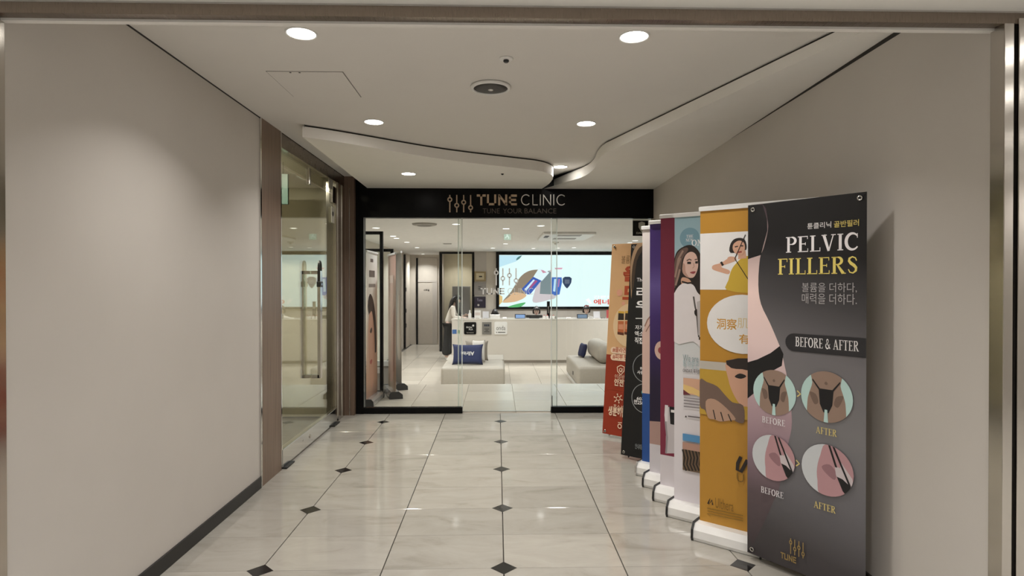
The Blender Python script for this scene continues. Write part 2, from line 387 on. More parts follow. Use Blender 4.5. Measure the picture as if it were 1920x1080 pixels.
# ------------------------------------------------------------------ walls, baseboards
wl = struct(MB().box(XL - .15, XL, YP, 4.2, 0, 2.6).build('wall_left', m_wall))
struct(MB().box(XL - .001, XL + .012, YP + .03, 4.2, 0, .078).build('baseboard_left', m_base, bevel=.002))
wr = struct(MB().box(XR, XR + .15, YP, YS, 0, 2.6).build('wall_right', m_wall))
struct(MB().box(XR - .012, XR + .001, YP + .03, YS - .06, 0, .078).build('baseboard_right', m_base, bevel=.002))
sg = MB().box(XL - .004, XL + .002, YP + .05, 6.5, ZC - .008, ZC); sg.build('shadow_gap', m_gap, wl)
MB().box(XR - .002, XR + .004, 2.3, 5.9, zp(4) - .004, zp(4) + .02).build('shadow_gap', m_gap, wr)
# upper ceiling
ceil = struct(MB().box(XL - .2, XR + .2, YP - .02, YS + .1, ZC, ZC + .1).build('ceiling', m_ceil))
# dropped curved panels
def panel(name, outline_px, tail):
    """outline along the recessed edge given as points on the upper ceiling, closed by plan points"""
    pts = [(p.x, p.y) for p in [at_z(x, y, ZC) for x, y in outline_px]]
    pts = [tuple(q) for q in smooth_open(pts, 6)] + tail
    n = len(pts)
    ctr = Vector((sum(p[0] for p in pts) / n, sum(p[1] for p in pts) / n))
    mb = MB()
    lo = [(x, y, zp(y)) for x, y in pts]; hi = [(x, y, ZC - .014) for x, y in pts]
    mb.add(lo + hi, [tuple(range(n))] + [tuple(range(n, 2 * n))] + [(i, (i + 1) % n, n + (i + 1) % n, n + i) for i in range(n)])
    p = mb.build(name, m_cove, ceil)
    # recessed neck between panel and ceiling
    a = sum(pts[i][0] * pts[(i + 1) % n][1] - pts[(i + 1) % n][0] * pts[i][1] for i in range(n))
    sgn = 1 if a > 0 else -1; ins = []
    for i in range(n):
        p0, p1 = Vector(pts[i - 1]), Vector(pts[(i + 1) % n]); d = (p1 - p0).normalized(); nn = Vector((-d.y, d.x)) * sgn
        ins.append(tuple(Vector(pts[i]) + nn * .014))
    nk = MB(); nk.add([(x, y, ZC - .02) for x, y in ins] + [(x, y, ZC + .002) for x, y in ins],
                      [(i, (i + 1) % n, n + (i + 1) % n, n + i) for i in range(n)])
    nk.build('shadow_reveal', m_gap, ceil)
    return p
lp = [(567, 233), (640, 244), (825, 276), (960, 293), (1008, 299), (1029, 305), (1037, 312), (1030, 324), (1012, 337), (1000, 345)]
x_left = at_z(567, 233, ZC).x
panel('dropped_ceiling_panel', lp, [(x_left + .35, YS), (x_left, YS)])
rp = [(1700, -10), (1560, 57), (1340, 165), (1158, 254), (1133, 267), (1121, 280), (1114, 295), (1099, 308), (1066, 322), (1030, 338), (1006, 345)]
xe = at_z(1006, 345, ZC).x
panel('dropped_ceiling_panel', rp, [(xe + .05, YS), (XR, YS), (XR, 2.08)])
# access hatch
h0, h1, h2, h3 = [at_z(*q, ZC) for q in ((495, 133), (640, 133), (682, 182), (545, 182))]
hx0, hx1, hy0, hy1 = -1.265, -.845, h0.y, h2.y
hb = MB()
for a in ((hx0, hx1, hy0, hy0 + .003), (hx0, hx1, hy1 - .003, hy1), (hx0, hx0 + .003, hy0, hy1), (hx1 - .004, hx1, hy0, hy1)): hb.box(*a, ZC - .0012, ZC + .001)
hatch = MB().box(hx0 + .004, hx1 - .005, hy0 + .004, hy1 - .004, ZC - .003, ZC + .002).build('access_hatch', m_ceil)
tag(hatch, 'square white access hatch flush in the left of the hallway ceiling', 'hatch')
hb.build('hatch_gap', M('hatch_gap_grey', (.2, .185, .17), .8), hatch)
for x in (hx0 + .13, hx0 + .18): MB().cyl((x, hy0 + .012, ZC - .0045), (x, hy0 + .012, ZC), .006, 8).build('latch', m_gap, hatch)

# ------------------------------------------------------------------ portal at the mouth of the hall
zb = 2.302
hd = struct(MB().box(XL - .2, XR + .25, YP - .02, YP + .035, zb + .04, 3.0).build('wall_front', m_ceil))
struct(MB().box(XL - .2, XR + .25, YP - .026, YP + .03, zb + .004, zb + .041).build('trim_1', m_steelw, bevel=.001))
struct(MB().box(XL - .2, XR + .25, YP + .012, YP + .036, zb - .004, zb + .04).build('trim_2', m_ceil))
struct(MB().box(XL - .2, XR + .25, YP - .16, YP - .021, zb + .046, 3.0).build('trim_3', m_cove, bevel=.006))
struct(MB().box(XL - .06, XL + .004, YP - .03, YP + .03, 0, zb + .004).build('trim_4', m_steel, bevel=.002))
rj = struct(MB().box(XR - .004, XR + .03, YP - .03, YP + .03, 0, zb + .004).build('trim_5', m_steel, bevel=.002))
MB().box(XR + .03, XR + .042, YP - .015, YP + .03, 0, zb + .02).build('groove', m_gap, rj)
MB().box(XR + .042, XR + .25, YP - .035, YP + .03, 0, zb + .02).build('outer_jamb', m_steel, rj, bevel=.002)
# the corridor in which the photographer stands
struct(MB().box(-6, XL - .06, YP - .02, YP + .12, 0, 3.0).build('wall_corridor_left', m_wall))
struct(MB().box(XR + .25, 6, YP - .02, YP + .12, 0, 3.0).build('wall_corridor_right', m_wall))
struct(MB().box(-6, 6, -4.3, -4.2, 0, 3.0).build('wall_back', m_wall))
struct(MB().box(-6.1, -6, -4.3, YP + .1, 0, 3.0).build('wall_side_left', m_wall))
struct(MB().box(6, 6.1, -4.3, YP + .1, 0, 3.0).build('wall_side_right', m_wall))
struct(MB().box(-6, 6, -4.3, YP + .03, 2.72, 2.8).build('ceiling_corridor', m_ceil))

# ------------------------------------------------------------------ downlights
def downlight(x, y, z, r, watts, label, group, col=(1, .962, .92), tilt_spread=R(125)):
    t = thing('ceiling_downlight', label, 'downlight', (x, y, z), 0, group)
    k = ('dl', r)
    if k not in _tc:
        ring = MB().lathe([(r, .002), (r * 1.13, .001), (r * 1.13, -.003), (r * 1.08, -.0055), (r, -.004)], 0, 0, 32, False).mesh('trim_ring', m_white, smooth=False)
        lens = MB().lathe([(r * .99, .001), (r * .99, -.002), (r * .6, -.0028)], 0, 0, 32).mesh('lens', m_lens if r > .062 else m_lens2)
        _tc[k] = (ring, lens)
    obj('trim_ring', _tc[k][0], t); obj('lens', _tc[k][1], t)
    ld = bpy.data.lights.new('lamp', 'AREA'); ld.shape = 'DISK'; ld.size = r * 1.9; ld.energy = watts; ld.color = col; ld.spread = tilt_spread
    lo = bpy.data.objects.new('lamp', ld); C.objects.link(lo); lo.parent = t; lo.location = (0, 0, -.008)
    return t
for i, (X, row) in enumerate([(a, b) for b in ('nearest the entrance beam', 'in the middle row', 'nearest the black shop sign') for a in (0, 1)]):
    px = [(565, 63), (1189, 69), (701, 229), (1099, 232), (766, 326), (1051, 313)][i]
    z = ZC if i != 4 else zp(5.75)
    p = at_z(px[0], px[1], z - .003)
    if i == 4: z = zp(p.y); p = at_z(px[0], px[1], z - .003)
    downlight(p.x, p.y, z - .001, .064, HALL_W, 'round white hallway ceiling downlight, %s one %s' % (('left', 'right')[X], row), 'hallway downlights', tilt_spread=R(118))
ORD = ('leftmost', 'second from left', 'third from left', 'fourth from left', 'fifth from left')
CORR_PLACE = [ORD[k] + ' in the %s row' % r for r, n in (('first', 3), ('second', 4), ('third', 5), ('fourth', 5)) for k in range(n)]
for i, (x, y) in enumerate([(x, .66) for x in (-2.8, 0, 2.9)] + [(x, -.05) for x in (-3.4, -1.2, 1.2, 3.5)] + [(x, -1.25) for x in (-4.5, -2.3, 0, 2.3, 4.6)] + [(x, -2.5) for x in (-3.4, -1.1, 1.1, 3.4, 5.7)]):
    downlight(x, y, 2.719, .064, CORR_W, 'round corridor downlight near the photographer, %s' % CORR_PLACE[i], 'corridor downlights', (1, .99, 1))
lob = [((705, 427), 'leftmost, just right of the black frame post'), ((737, 442.5), 'second of the receding left row'), ((763, 454), 'third of the receding left row'),
       ((782, 464), 'fourth of the receding left row'), ((793, 476), 'fifth of the receding left row'), ((805, 481), 'farthest of the receding left row'),
       ((855, 420), 'near the left glass pane edge'), ((949, 428.5), 'above the green exit sign reflection'), ((948, 457), 'below the green exit sign reflection'),
       ((924, 465), 'left above the video screen corner'), ((1014, 423), 'in front of the air conditioner'), ((1000, 465.5), 'above the bottle picture on the screen'),
       ((1076, 464), 'above the right half of the screen'), ((1181, 455), 'left one of the pair above the banners'), ((1191, 451), 'right one of the pair above the banners')]
for (q, d) in lob:
    p = at_z(*q, ZL); downlight(p.x, p.y, ZL - .001, .06, LOBBY_W, 'small lobby ceiling downlight, ' + d, 'lobby downlights', (1, .985, .985))
for i, (x, y) in enumerate(((3.4, 10.5), (3.4, 13.5), (1.6, 15.8), (3.6, 16.0), (-2.1, 12.5), (-1.0, 7.6), (.3, 7.6), (1.6, 7.6), (-1.85, 7.3))):  # the lamps over the landing are added to brighten it and its banners
    downlight(x, y, ZL - .001, .06, LOBBY_W if i < 5 else 6.0, 'small lobby ceiling downlight hidden by the fascia or banners, ' + ('right front', 'right middle', 'above the counter', 'right rear', 'left middle', 'added to brighten the landing, left', 'added to brighten the landing, centre', 'added to brighten the landing, right', 'added to brighten the landing banners')[i], 'lobby downlights', (1, .985, .985))

# ceiling speaker, camera dome, sprinkler
p = at_z(920, 165, ZC - .01)
sp = thing('ceiling_speaker', 'round dark grille speaker in the middle of the hallway ceiling', 'speaker', (p.x, p.y, ZC - .0005))
MB().lathe([(.112, 0), (.12, -.004), (.118, -.014), (.108, -.019), (.100, -.016), (.100, -.004)], 0, 0, 40, False).build('rim', m_white, sp, smooth=True)
MB().lathe([(.1, -.012), (.07, -.019), (.02, -.021), (.001, -.021)], 0, 0, 40).build('grille', M('speaker_grille', (.055, .05, .046), .6, noise=.5, scale=260), sp, smooth=True)
MB().lathe([(.016, -.02), (.014, -.024), (.001, -.025)], 0, 0, 16).build('badge', m_silver, sp, smooth=True)
p = at_z(949, 113, ZC - .01)
sd = thing('smoke_sensor', 'small white ceiling sensor with dark centre, beside the round speaker', 'sensor', (p.x, p.y, ZC - .0005))
MB().lathe([(.036, 0), (.037, -.004), (.032, -.008), (.02, -.009)], 0, 0, 28).build('plate', m_white, sd, smooth=True)
MB().lathe([(.014, -.008), (.015, -.016), (.009, -.022), (.001, -.022)], 0, 0, 16).build('nozzle', m_blackmat, sd)
p = at_z(942, 326, zp(5.8))
sk = MB().lathe([(.014, .002), (.014, -.004), (.006, -.012), (.001, -.012)], p.x, p.y, 14)
sk.v = [(a, b, c + zp(p.y)) for a, b, c in sk.v]
tag(sk.build('sprinkler', m_blackmat), 'tiny dark sprinkler head in the panel above the shop sign', 'sprinkler')

# ------------------------------------------------------------------ left side: wood pier and glass door
pier = struct(MB().box(XL - .12, XL + .006, 4.215, 4.60, 0, ZC).build('trim_6', m_wood))
for a, b in ((4.2, 4.222), (4.592, 4.608)): MB().box(XL - .12, XL + .009, a, b, 0, ZC).build('edge_strip', m_chrome, pier)
XD = XL - .012
d1 = struct(thing('door_1', 'x', 'x')); del d1['label']; del d1['category']
D0, D1 = 4.61, 6.16
MB().box(XD - .05, XL + .002, D0, 6.5, 2.47, ZC).build('door_header', m_steelw, d1)
MB().box(XD - .006, XD + .006, D0 + .01, D1, 2.335, 2.468).build('transom_pane_upper', m_glassdoor, d1)
MB().box(XD - .006, XD + .006, D0 + .01, D1, .15, 2.325).build('door_leaf_pane', m_glassdoor, d1)
br = MB().box(XD - .022, XD + .022, D0 + .01, D1, .014, .152).build('bottom_rail', m_chrome, d1, bevel=.003)
MB().cyl((XD + .02, 5.28, .085), (XD + .027, 5.28, .085), .018, 18).build('lock_cylinder', m_steel, br)
for y, l in ((5.09, .02), ): MB().box(XD + .02, XD + .025, y, y + l, .09, .1).build('screw_cover', m_chrome, br)
MB().box(XD - .03, XD + .05, D0 + .012, D0 + .19, .0005, .012).build('floor_pivot', m_blackmat, d1)
MB().box(XD - .03, XD + .05, D1 - .18, D1 + .01, .0005, .012).build('floor_pivot', m_blackmat, d1)
MB().box(XD - .018, XD + .018, D1 - .12, D1, 2.24, 2.41).build('hinge_patch', m_steel, d1, bevel=.004)
MB().box(XD - .015, XD + .015, 5.30, 5.35, 2.30, 2.45).build('lock_patch', m_steel, d1, bevel=.004)
jm = MB().box(XL - .1, XL + .004, D1 + .01, 6.5, 0, 2.47).build('jamb', m_steel, d1)
for y in (D1 + .06, D1 + .22): MB().box(XL, XL + .012, y, y + .02, 0, 2.47).build('jamb_bead', m_chrome, jm)
# long square pull handles, outside and inside
for sgn, nm in ((1, 'pull_handle'), (-1, 'pull_handle')):
    X = XD + sgn * .075; mb = MB(); y = 5.40
    mb.box(X - .013, X + .013, y - .03, y + .03, .58, 1.54)
    for z in (.58, 1.51): mb.box(min(XD + sgn * .007, X), max(XD + sgn * .007, X), y - .03, y + .03, z, z + .03)
    mb.build(nm, m_steel, d1)
lk = thing('bicycle_lock', 'black shackle lock hanging on the steel pull handle of the glass door', 'lock', (XD + .075, 5.40, 1.5))
arcp = [(.0, .032 * math.cos(R(t)), .075 + .05 * math.sin(R(t))) for t in range(0, 181, 20)]
MB().tube([(0, .032, -.06)] + arcp + [(0, -.032, -.06)], .010, 8).build('shackle', m_blackmat, lk)
MB().box(-.017, .017, -.045, .045, -.105, -.055).build('lock_body', m_blackmat, lk, bevel=.006)
MB().box(.017, .019, -.012, .012, -.09, -.07).build('key_plate', m_chrome, lk)
# stickers on the glass
def plate(name, x, y0, y1, z0, z1, mat, label, cat, t=.002):
    return tag(MB().box(x, x + t, y0, y1, z0, z1).build(name, mat), label, cat)
st = plate('notice_sticker', XD + .0065, 6.02, 6.13, 2.04, 2.20, M('sticker_white', (.6, .58, .52), .5), 'small white notice on the glass door below the hinge patch', 'sticker')
MB().cyl((XD + .0085, 6.075, 2.13), (XD + .0095, 6.075, 2.13), .025, 14).build('printed_dot', m_blackmat, st)
st = plate('door_poster', XD + .0065, 5.93, 6.07, 2.50 - .13, 2.465, M('sticker_grey', (.35, .33, .29), .5), 'small grey sticker high on the transom glass by the jamb', 'sticker')
# room behind the glass door
struct(MB().box(-2.75, -2.65, 3.6, 6.5, 0, 2.7).build('wall_side_room', M('side_room_paint', (.62, .57, .46), .6)))
struct(MB().box(-3.2, XL - .15, 3.5, 3.6, 0, 2.7).build('wall_side_room_near', m_wall))
struct(MB().box(-3.2, XL - .1, 6.45, 6.55, 0, 2.7).build('wall_side_room_far', M('side_room_paint', (.5, .46, .37))))
struct(MB().box(-3.2, XL - .1, 3.5, 6.55, ZC + .01, 2.7).build('ceiling_side_room', m_ceil))
downlight(-2.1, 5.2, ZC + .009, .06, 34, 'unseen downlight brightening the room behind the left glass door', 'side room downlights', tilt_spread=R(170))  # unseen source, kept strong so the room shows bright through the glass
bl = thing('hanging_sign', 'dark green hanging sign seen dimly through the upper side door glass', 'sign', (-2.15, 5.75, 2.2))
MB().box(-.16, .16, -.015, .015, -.02, .27).build('sign_panel', M('sign_green', (.06, .11, .095), .4), bl, bevel=.004)
for s in (-.11, .11): MB().cyl((s, 0, .27), (s, 0, .385), .006, 8).build('hanger_rod', m_steel, bl)
# wood strip beside shop front
ws = struct(MB().box(XL - .1, -1.548, 6.5, YS + .06, 0, ZC).build('trim_7', m_wood))
MB().box(-1.60, -1.594, 6.494, 6.5, 0, 2.46).build('edge_strip', m_chrome, ws)

# ------------------------------------------------------------------ shop front
sf = struct(MB().box(-1.545, XR, YS - .012, YS + .10, 2.15, ZC).build('trim_8', m_black))
struct(MB().box(-1.545, -1.462, YS - .012, YS + .10, 0, 2.15).build('trim_9', m_black))
w1 = struct(MB().box(-1.462, -.384, YS - .012, YS + .05, .004, .068).build('window_1', m_black))
def pane(name, x0, x1, y0, y1, z0, z1, parent, mat=m_glass):
    mb = MB().box(x0, x1, y0, y1, z0, z1); mb.mi = [1, 1, 0, 1, 0, 1]
    return mb.build(name, [mat, m_edge], parent)
pane('pane', -1.46, -.39, YS + .010, YS + .022, .068, 2.15, w1)
w2 = struct(MB().box(.592, XR, YS - .012, YS + .05, .004, .068).build('window_2', m_black))
pane('pane', .60, XR - .01, YS + .010, YS + .022, .068, 2.15, w2)
MB().box(.601, .608, YS - .006, YS + .03, .068, .19).build('guide', m_blackmat, w2)
MB().box(-.393, -.384, YS + .008, YS + .024, .068, 2.15).build('edge_seal', m_edge, w1)
MB().box(.592, .601, YS + .008, YS + .024, .068, 2.15).build('edge_seal', m_edge, w2)
d2 = struct(thing('door_2', 'x', 'x')); del d2['label']; del d2['category']
pane('sliding_pane', -.435, .665, YS + .055, YS + .067, .014, 2.15, d2)
MB().box(-.43, .66, YS + .05, YS + .072, .0005, .012).build('floor_track', m_chrome, d2)
for x in (-.436, .658): MB().box(x, x + .008, YS + .053, YS + .069, .014, 2.15).build('edge_seal', m_edge, d2)
# glass logo on the door
def decal_xz(name, g, x0, x1, z0, z1, y, mat, parent=None, t=.0008, dy=-1):
    V, F, _ = g
    return solid([(x0 + a * (x1 - x0), y, z0 + b * (z1 - z0)) for a, b in V], F, (0, dy * t, 0)).build(name, mat, parent)
gl = thing('glass_logo', 'white slider symbol and clinic name printed on the glass door', 'logo', (0, 0, 0))
YG = YS + .054
m_vinyl = M('white_vinyl', (.8, .8, .8), .4)
a, b = at_y(926, 535, YG), at_y(972, 503, YG); decal_xz('slider_symbol', slider2d(.07), a.x, b.x, a.z, b.z, YG, m_vinyl, gl)
a, b = at_y(901, 552, YG), at_y(946, 540, YG); decal_xz('lettering', brand2d(), a.x, b.x, a.z, b.z, YG, m_vinyl, gl)
a, b = at_y(952, 552, YG), at_y(1000, 540, YG); decal_xz('lettering', clinic2d(), a.x, b.x, a.z, b.z, YG, m_vinyl, gl)
# lit-black fascia sign
ss = thing('shop_sign', 'bronze slider symbol and clinic name lettering on the black fascia', 'sign', (0, 0, 0))
YF = YS - .013
for g, nm, q, mt in ((slider2d(.065), 'slider_symbol', (839, 398, 887, 366), m_gold), (brand2d(), 'lettering', (894, 385, 969, 365), m_gold),
                 (clinic2d(), 'lettering', (977, 385, 1059, 365), m_silver)):
    a, b = at_y(q[0], q[1], YF), at_y(q[2], q[3], YF); decal_xz(nm, g, a.x, b.x, a.z, b.z, YF, mt, ss, .012)
for wd_, x0, x1 in (('TUNE', 905, 937), ('YOUR', 943, 979), ('BALANCE', 983.5, 1043)):
    a, b = at_y(x0, 400, YF), at_y(x1, 391, YF); decal_xz('tagline', text2d(wd_, -.008), a.x, b.x, a.z, b.z, YF, M('tagline_bronze', (.14, .115, .095), .5, .2), ss, .004)
# small hanging shield sign inside the glass
a, b = at_y(1187, 442, YS + .12), at_y(1216, 414, YS + .12)
hs = thing('shield_sign', 'small black hanging sign with pale shield, right end under the fascia', 'sign', (a.x, YS + .13, a.z))
MB().box(0, b.x - a.x, 0, .012, 0, b.z - a.z).build('sign_panel', m_black, hs)
MB().prism([(.1 + u * .06, .1 + v * .06) for u, v in ((-.6, .8), (0, 1), (.6, .8), (.6, -.1), (0, -1), (-.6, -.1))], -.002, 0, 'y').build('shield_emblem', m_silver, hs)
V, F, _ = text2d('DABA', .01); solid([(.04 + u * .1, -.0005, .022 + v * .02) for u, v in V], F, (0, -.001, 0)).build('lettering', m_white, hs)
MB().box(.0, b.x - a.x, 0, .012, b.z - a.z, b.z - a.z + .012).build('rail', m_alu, hs)

# ------------------------------------------------------------------ lobby shell
struct(MB().box(-2.95, -2.85, YS + .1, 19.9, LF, ZL).build('wall_lobby_left', m_lobwall))
struct(MB().box(5.5, 5.6, YS + .1, 19.9, LF, ZL).build('wall_lobby_right', m_lobwall))
struct(MB().box(-2.9, -1.546, YS + .02, YS + .1, 0, ZL).build('wall_lobby_front', m_lobwall))
struct(MB().box(XR + .001, 5.6, YS + .02, YS + .1, 0, ZL).build('wall_lobby_front_right', m_lobwall))
struct(MB().box(-2.95, 5.6, YS + .1, 20, ZL, ZL + .1).build('ceiling_lobby', M('lobby_ceiling_paint', (.74, .735, .72), .8)))
YB = 17.5
def X_at(px, Y): return at_y(px, 533, Y).x
def Z_at(py, Y): return at_y(933, py, Y).z
xa, xb = X_at(827, YB), X_at(887, YB)
wb = struct(MB().box(xb, 5.5, YB, YB + .1, LF, ZL).build('wall_lobby_back', m_lobwall))
MB().box(X_at(887, YB), X_at(912, YB), YB - .02, YB, LF, ZL).build('grey_panel', m_lobgrey, wb)
MB().box(X_at(912, YB), 5.5, YB - .04, YB, Z_at(579, YB) - 1.2, Z_at(580, YB)).build('grey_dado', m_lobgrey, wb)
# framed doorway with a pale room
d3 = struct(thing('door_3', 'x', 'x')); del d3['label']; del d3['category']
ztop = Z_at(476, YB)
MB().box(xa - .04, xa + .03, YB - .03, YB + .08, LF, ztop).build('door_post', m_black, d3)
MB().box(xb - .03, xb + .04, YB - .03, YB + .08, LF, ztop).build('door_post', m_black, d3)
MB().box(xa - .04, xb + .04, YB - .03, YB + .08, ztop, ztop + .05).build('door_head', m_black, d3)
MB().box(xa - .04, xb + .04, YB, YB + .08, ztop + .05, ZL).build('door_overpanel', m_lobwall, d3)
struct(MB().box(xa - .04, xb + .1, YB + 1.5, YB + 1.6, LF, ZL).build('wall_inner_room', M('cream_paint', (.66, .60, .46), .6)))
struct(MB().box(xb + .04, xb + .1, YB + .1, YB + 1.5, LF, ZL).build('wall_inner_room_right', M('cream_paint', (.66, .6, .46), .6)))
struct(MB().box(xa - .07, xa - .04, YB + .08, 19.6, LF, ZL).build('wall_inner_room_left', m_lobgrey))
downlight((xa + xb) / 2, YB + .8, ZL - .001, .06, 9, 'downlight of the cream room behind the black framed doorway', 'inner room downlights')
a, b = at_y(848, 640, YB + .6), at_y(881, 537, YB + .6)
cb = thing('metal_cabinet', 'tall grey metal cabinet in the room behind the standing woman', 'cabinet', (a.x, YB + .6, LF))
hh = b.z - LF
MB().box(0, b.x - a.x, 0, .45, 0, hh).build('body', M('cabinet_grey', (.33, .33, .34), .4), cb, bevel=.004)
for i in (0, 1):
    wd = (b.x - a.x) / 2
    dr = MB().box(.01 + i * wd, wd - .008 + i * wd, -.018, 0, .06, hh - .02).build('cabinet_door', M('cabinet_grey', (.3, .3, .3)), cb, bevel=.003)
    MB().box(wd - .05 + i * .06, wd - .03 + i * .06, -.04, -.018, hh * .5, hh * .5 + .16).build('handle', m_blackmat, dr)
# corridor end door at the far left
YD3 = 19.55
struct(MB().box(-2.9, xa - .07, YD3, YD3 + .1, LF, ZL).build('wall_lobby_end', m_lobwall))
d4 = struct(thing('door_4', 'x', 'x')); del d4['label']; del d4['category']
x0, x1 = X_at(784, YD3), X_at(820, YD3)
MB().box(x0, x1, YD3 - .03, YD3, LF + .01, Z_at(484, YD3)).build('door_leaf', M('door_beige', (.52, .47, .41), .5), d4)
MB().box(x0 - .06, x0, YD3 - .05, YD3, LF, Z_at(484, YD3)).build('door_post', m_black, d4)
MB().box(x0, x1, YD3 - .045, YD3 - .03, Z_at(529, YD3), Z_at(526, YD3)).build('rail', m_lobgrey, d4)
MB().box(x0 + .75 * (x1 - x0), x1, YD3 - .04, YD3 - .03, LF + .01, Z_at(528, YD3)).build('glass_strip', m_lobgrey, d4)
V, F, _ = text2d('사무실', .02); a, b = at_y(794, 546, YD3 - .032), at_y(805, 542, YD3 - .032)
solid([(a.x + u * (b.x - a.x), YD3 - .031, a.z + v * (b.z - a.z)) for u, v in V], F, (0, -.002, 0)).build('lettering', m_blackmat, d4)
# the hinged white edge on the left wall
YH = 18.3
d5 = struct(thing('door_5', 'x', 'x')); del d5['label']; del d5['category']
MB().box(-2.85, -2.80, YH, YH + .9, LF + .01, 2.3).build('door_leaf', m_lobwall, d5)
MB().box(-2.85, -2.79, YH - .06, YH, LF, 2.33).build('door_post', m_black, d5)
for z in (.1, .55, 1.2): MB().box(-2.80, -2.78, YH + .01, YH + .06, z, z + .12).build('hinge', m_blackmat, d5)

# ------------------------------------------------------------------ framed glass leaves on the left of the landing
def leaf(label, x0, x1, y, z1):
    t = thing('framed_glass_screen', label, 'glass screen', ((x0 + x1) / 2, y, 0), 0, 'black framed screens on the landing')
    hw = (x1 - x0) / 2
    MB().box(-hw, -hw + .04, -.025, .025, .0005, z1).build('post', m_black, t); MB().box(hw - .04, hw, -.025, .025, .0005, z1).build('post', m_black, t)
    MB().box(-hw + .04, hw - .04, -.025, .025, z1 - .04, z1).build('top_rail', m_black, t)
    MB().box(-hw + .04, hw - .04, -.03, .03, .27, .34).build('middle_rail', m_white, t)
    MB().box(-hw + .04, hw - .04, -.015, .015, .0005, .27).build('kick_panel', m_lobgrey, t)
    pane('pane', -hw + .04, hw - .04, -.006, .006, .34, z1 - .04, t)
leaf('black framed glass screen on the landing, nearer one behind the face banner', -2.30, X_at(718.5, 7.78), 7.78, Z_at(434.5, 7.78))
leaf('black framed glass screen on the landing, farther and lower one', -2.30, X_at(738, 8.46), 8.46, Z_at(467, 8.46))

# ------------------------------------------------------------------ reception counter
YC = 14.83; xc0 = X_at(847, YC); zct = Z_at(598, YC)
ct = thing('reception_counter', 'long ivory glossy reception counter under the video screen', 'counter', (0, YC, LF))
H_ = zct - LF
MB().box(xc0, 5.3, .02, .08, .07, H_ - .04).build('front_panel', m_counter, ct)
MB().box(xc0 + .02, 5.3, .06, .12, 0, .07).build('plinth', m_lobgrey, ct)
MB().box(xc0, xc0 + .05, .08, .62, 0, H_ - .04).build('end_panel', m_counter, ct)
MB().box(xc0 - .015, 5.3, .0205, .66, H_ - .04, H_).build('worktop', m_counter, ct, bevel=.006)
MB().box(xc0 + .05, 5.2, .10, .60, H_ - .36, H_ - .32).build('inner_shelf', m_lobgrey, ct)
def on_front(q, name, mat, label, cat, rad=.03, t=.012):
    a, b = at_y(q[0], q[3], YC + .01), at_y(q[2], q[1], YC + .01)
    t_ = thing(name, label, cat, ((a.x + b.x) / 2, YC + .02, a.z)); hw, hg = (b.x - a.x) / 2, b.z - a.z
    pts = []
    for cx, cz, a0 in ((hw - rad, hg - rad, 0), (-hw + rad, hg - rad, 90), (-hw + rad, rad, 180), (hw - rad, rad, 270)):
        pts += [(cx + rad * math.cos(R(a0 + k * 22.5)), cz + rad * math.sin(R(a0 + k * 22.5))) for k in range(5)]
    MB().prism(pts, -t, 0, 'y').build('board', mat, t_)
    return t_, hw, hg, -t
def mini(t_, s, u0, u1, v0, v1, y, mat, bold=.01, name='lettering'):
    V, F, _ = text2d(s, bold); return solid([(u0 + a * (u1 - u0), y, v0 + b * (v1 - v0)) for a, b in V], F, (0, -.001, 0)).build(name, mat, t_)
t_, hw, hg, y = on_front((870, 604, 893, 627), 'brand_plaque', m_black, 'black rounded square plaque on the ivory counter front', 'plaque')
mini(t_, 'derma', -hw * .65, hw * .3, hg * .52, hg * .68, y, m_white); mini(t_, 'PLA', -hw * .2, hw * .45, hg * .34, hg * .48, y, m_white)
mini(t_, 'THE ORIGINAL', -hw * .6, hw * .6, hg * .1, hg * .17, y, m_silver, 0)
MB().prism([(hw * .5 + .035 * math.cos(R(k * 36)) * (1 if k % 2 else .5), hg * .72 + .035 * math.sin(R(k * 36)) * (1 if k % 2 else .5)) for k in range(10)], y - .001, y, 'y').build('flower_emblem', m_white, t_)
t_, hw, hg, y = on_front((904, 604, 921.5, 627), 'brand_plaque', M('plaque_grey', (.26, .25, .235), .3, .3), 'grey metal plaque on the counter front beside the black one', 'plaque', .004)
for k in (-1, 0, 1): MB().box(k * .045 - .018, k * .045 + .018, y - .002, y, hg * .66, hg * .82).build('printed_bar', M('navy_ink', (.02, .025, .05), .4), t_)
for k, wdt in enumerate((.5, .3, .55)): MB().box(-hw * wdt, hw * wdt, y - .0015, y, hg * (.42 - k * .11), hg * (.46 - k * .11)).build('printed_line', m_blackmat, t_)
t_, hw, hg, y = on_front((927, 603.5, 951, 627), 'brand_plaque', M('plaque_white', (.86, .86, .85), .3), 'white rounded square plaque on the counter front, rightmost of three', 'plaque')
mini(t_, 'onda', -hw * .72, hw * .72, hg * .34, hg * .70, y, M('plaque_ink', (.12, .12, .12), .4), 0)
MB().box(-hw * .45, hw * .7, y - .001, y, hg * .13, hg * .2).build('printed_line', M('plaque_ink', (.25, .25, .25)), t_)
MB().cyl((-hw * .65, y - .001, hg * .165), (-hw * .65, y, hg * .165), .012, 12).build('printed_dot', m_blackmat, t_)
on_front((848, 618, 856, 626), 'small_sticker', M('sticker_blue', (.06, .16, .42), .4), 'small blue sticker at the left end of the counter front', 'sticker', .004, .003)
on_front((858, 619, 861.5, 625.5), 'small_sticker', M('sticker_green', (.06, .22, .06), .4), 'tiny green sticker next to the blue one on the counter', 'sticker', .003, .003)

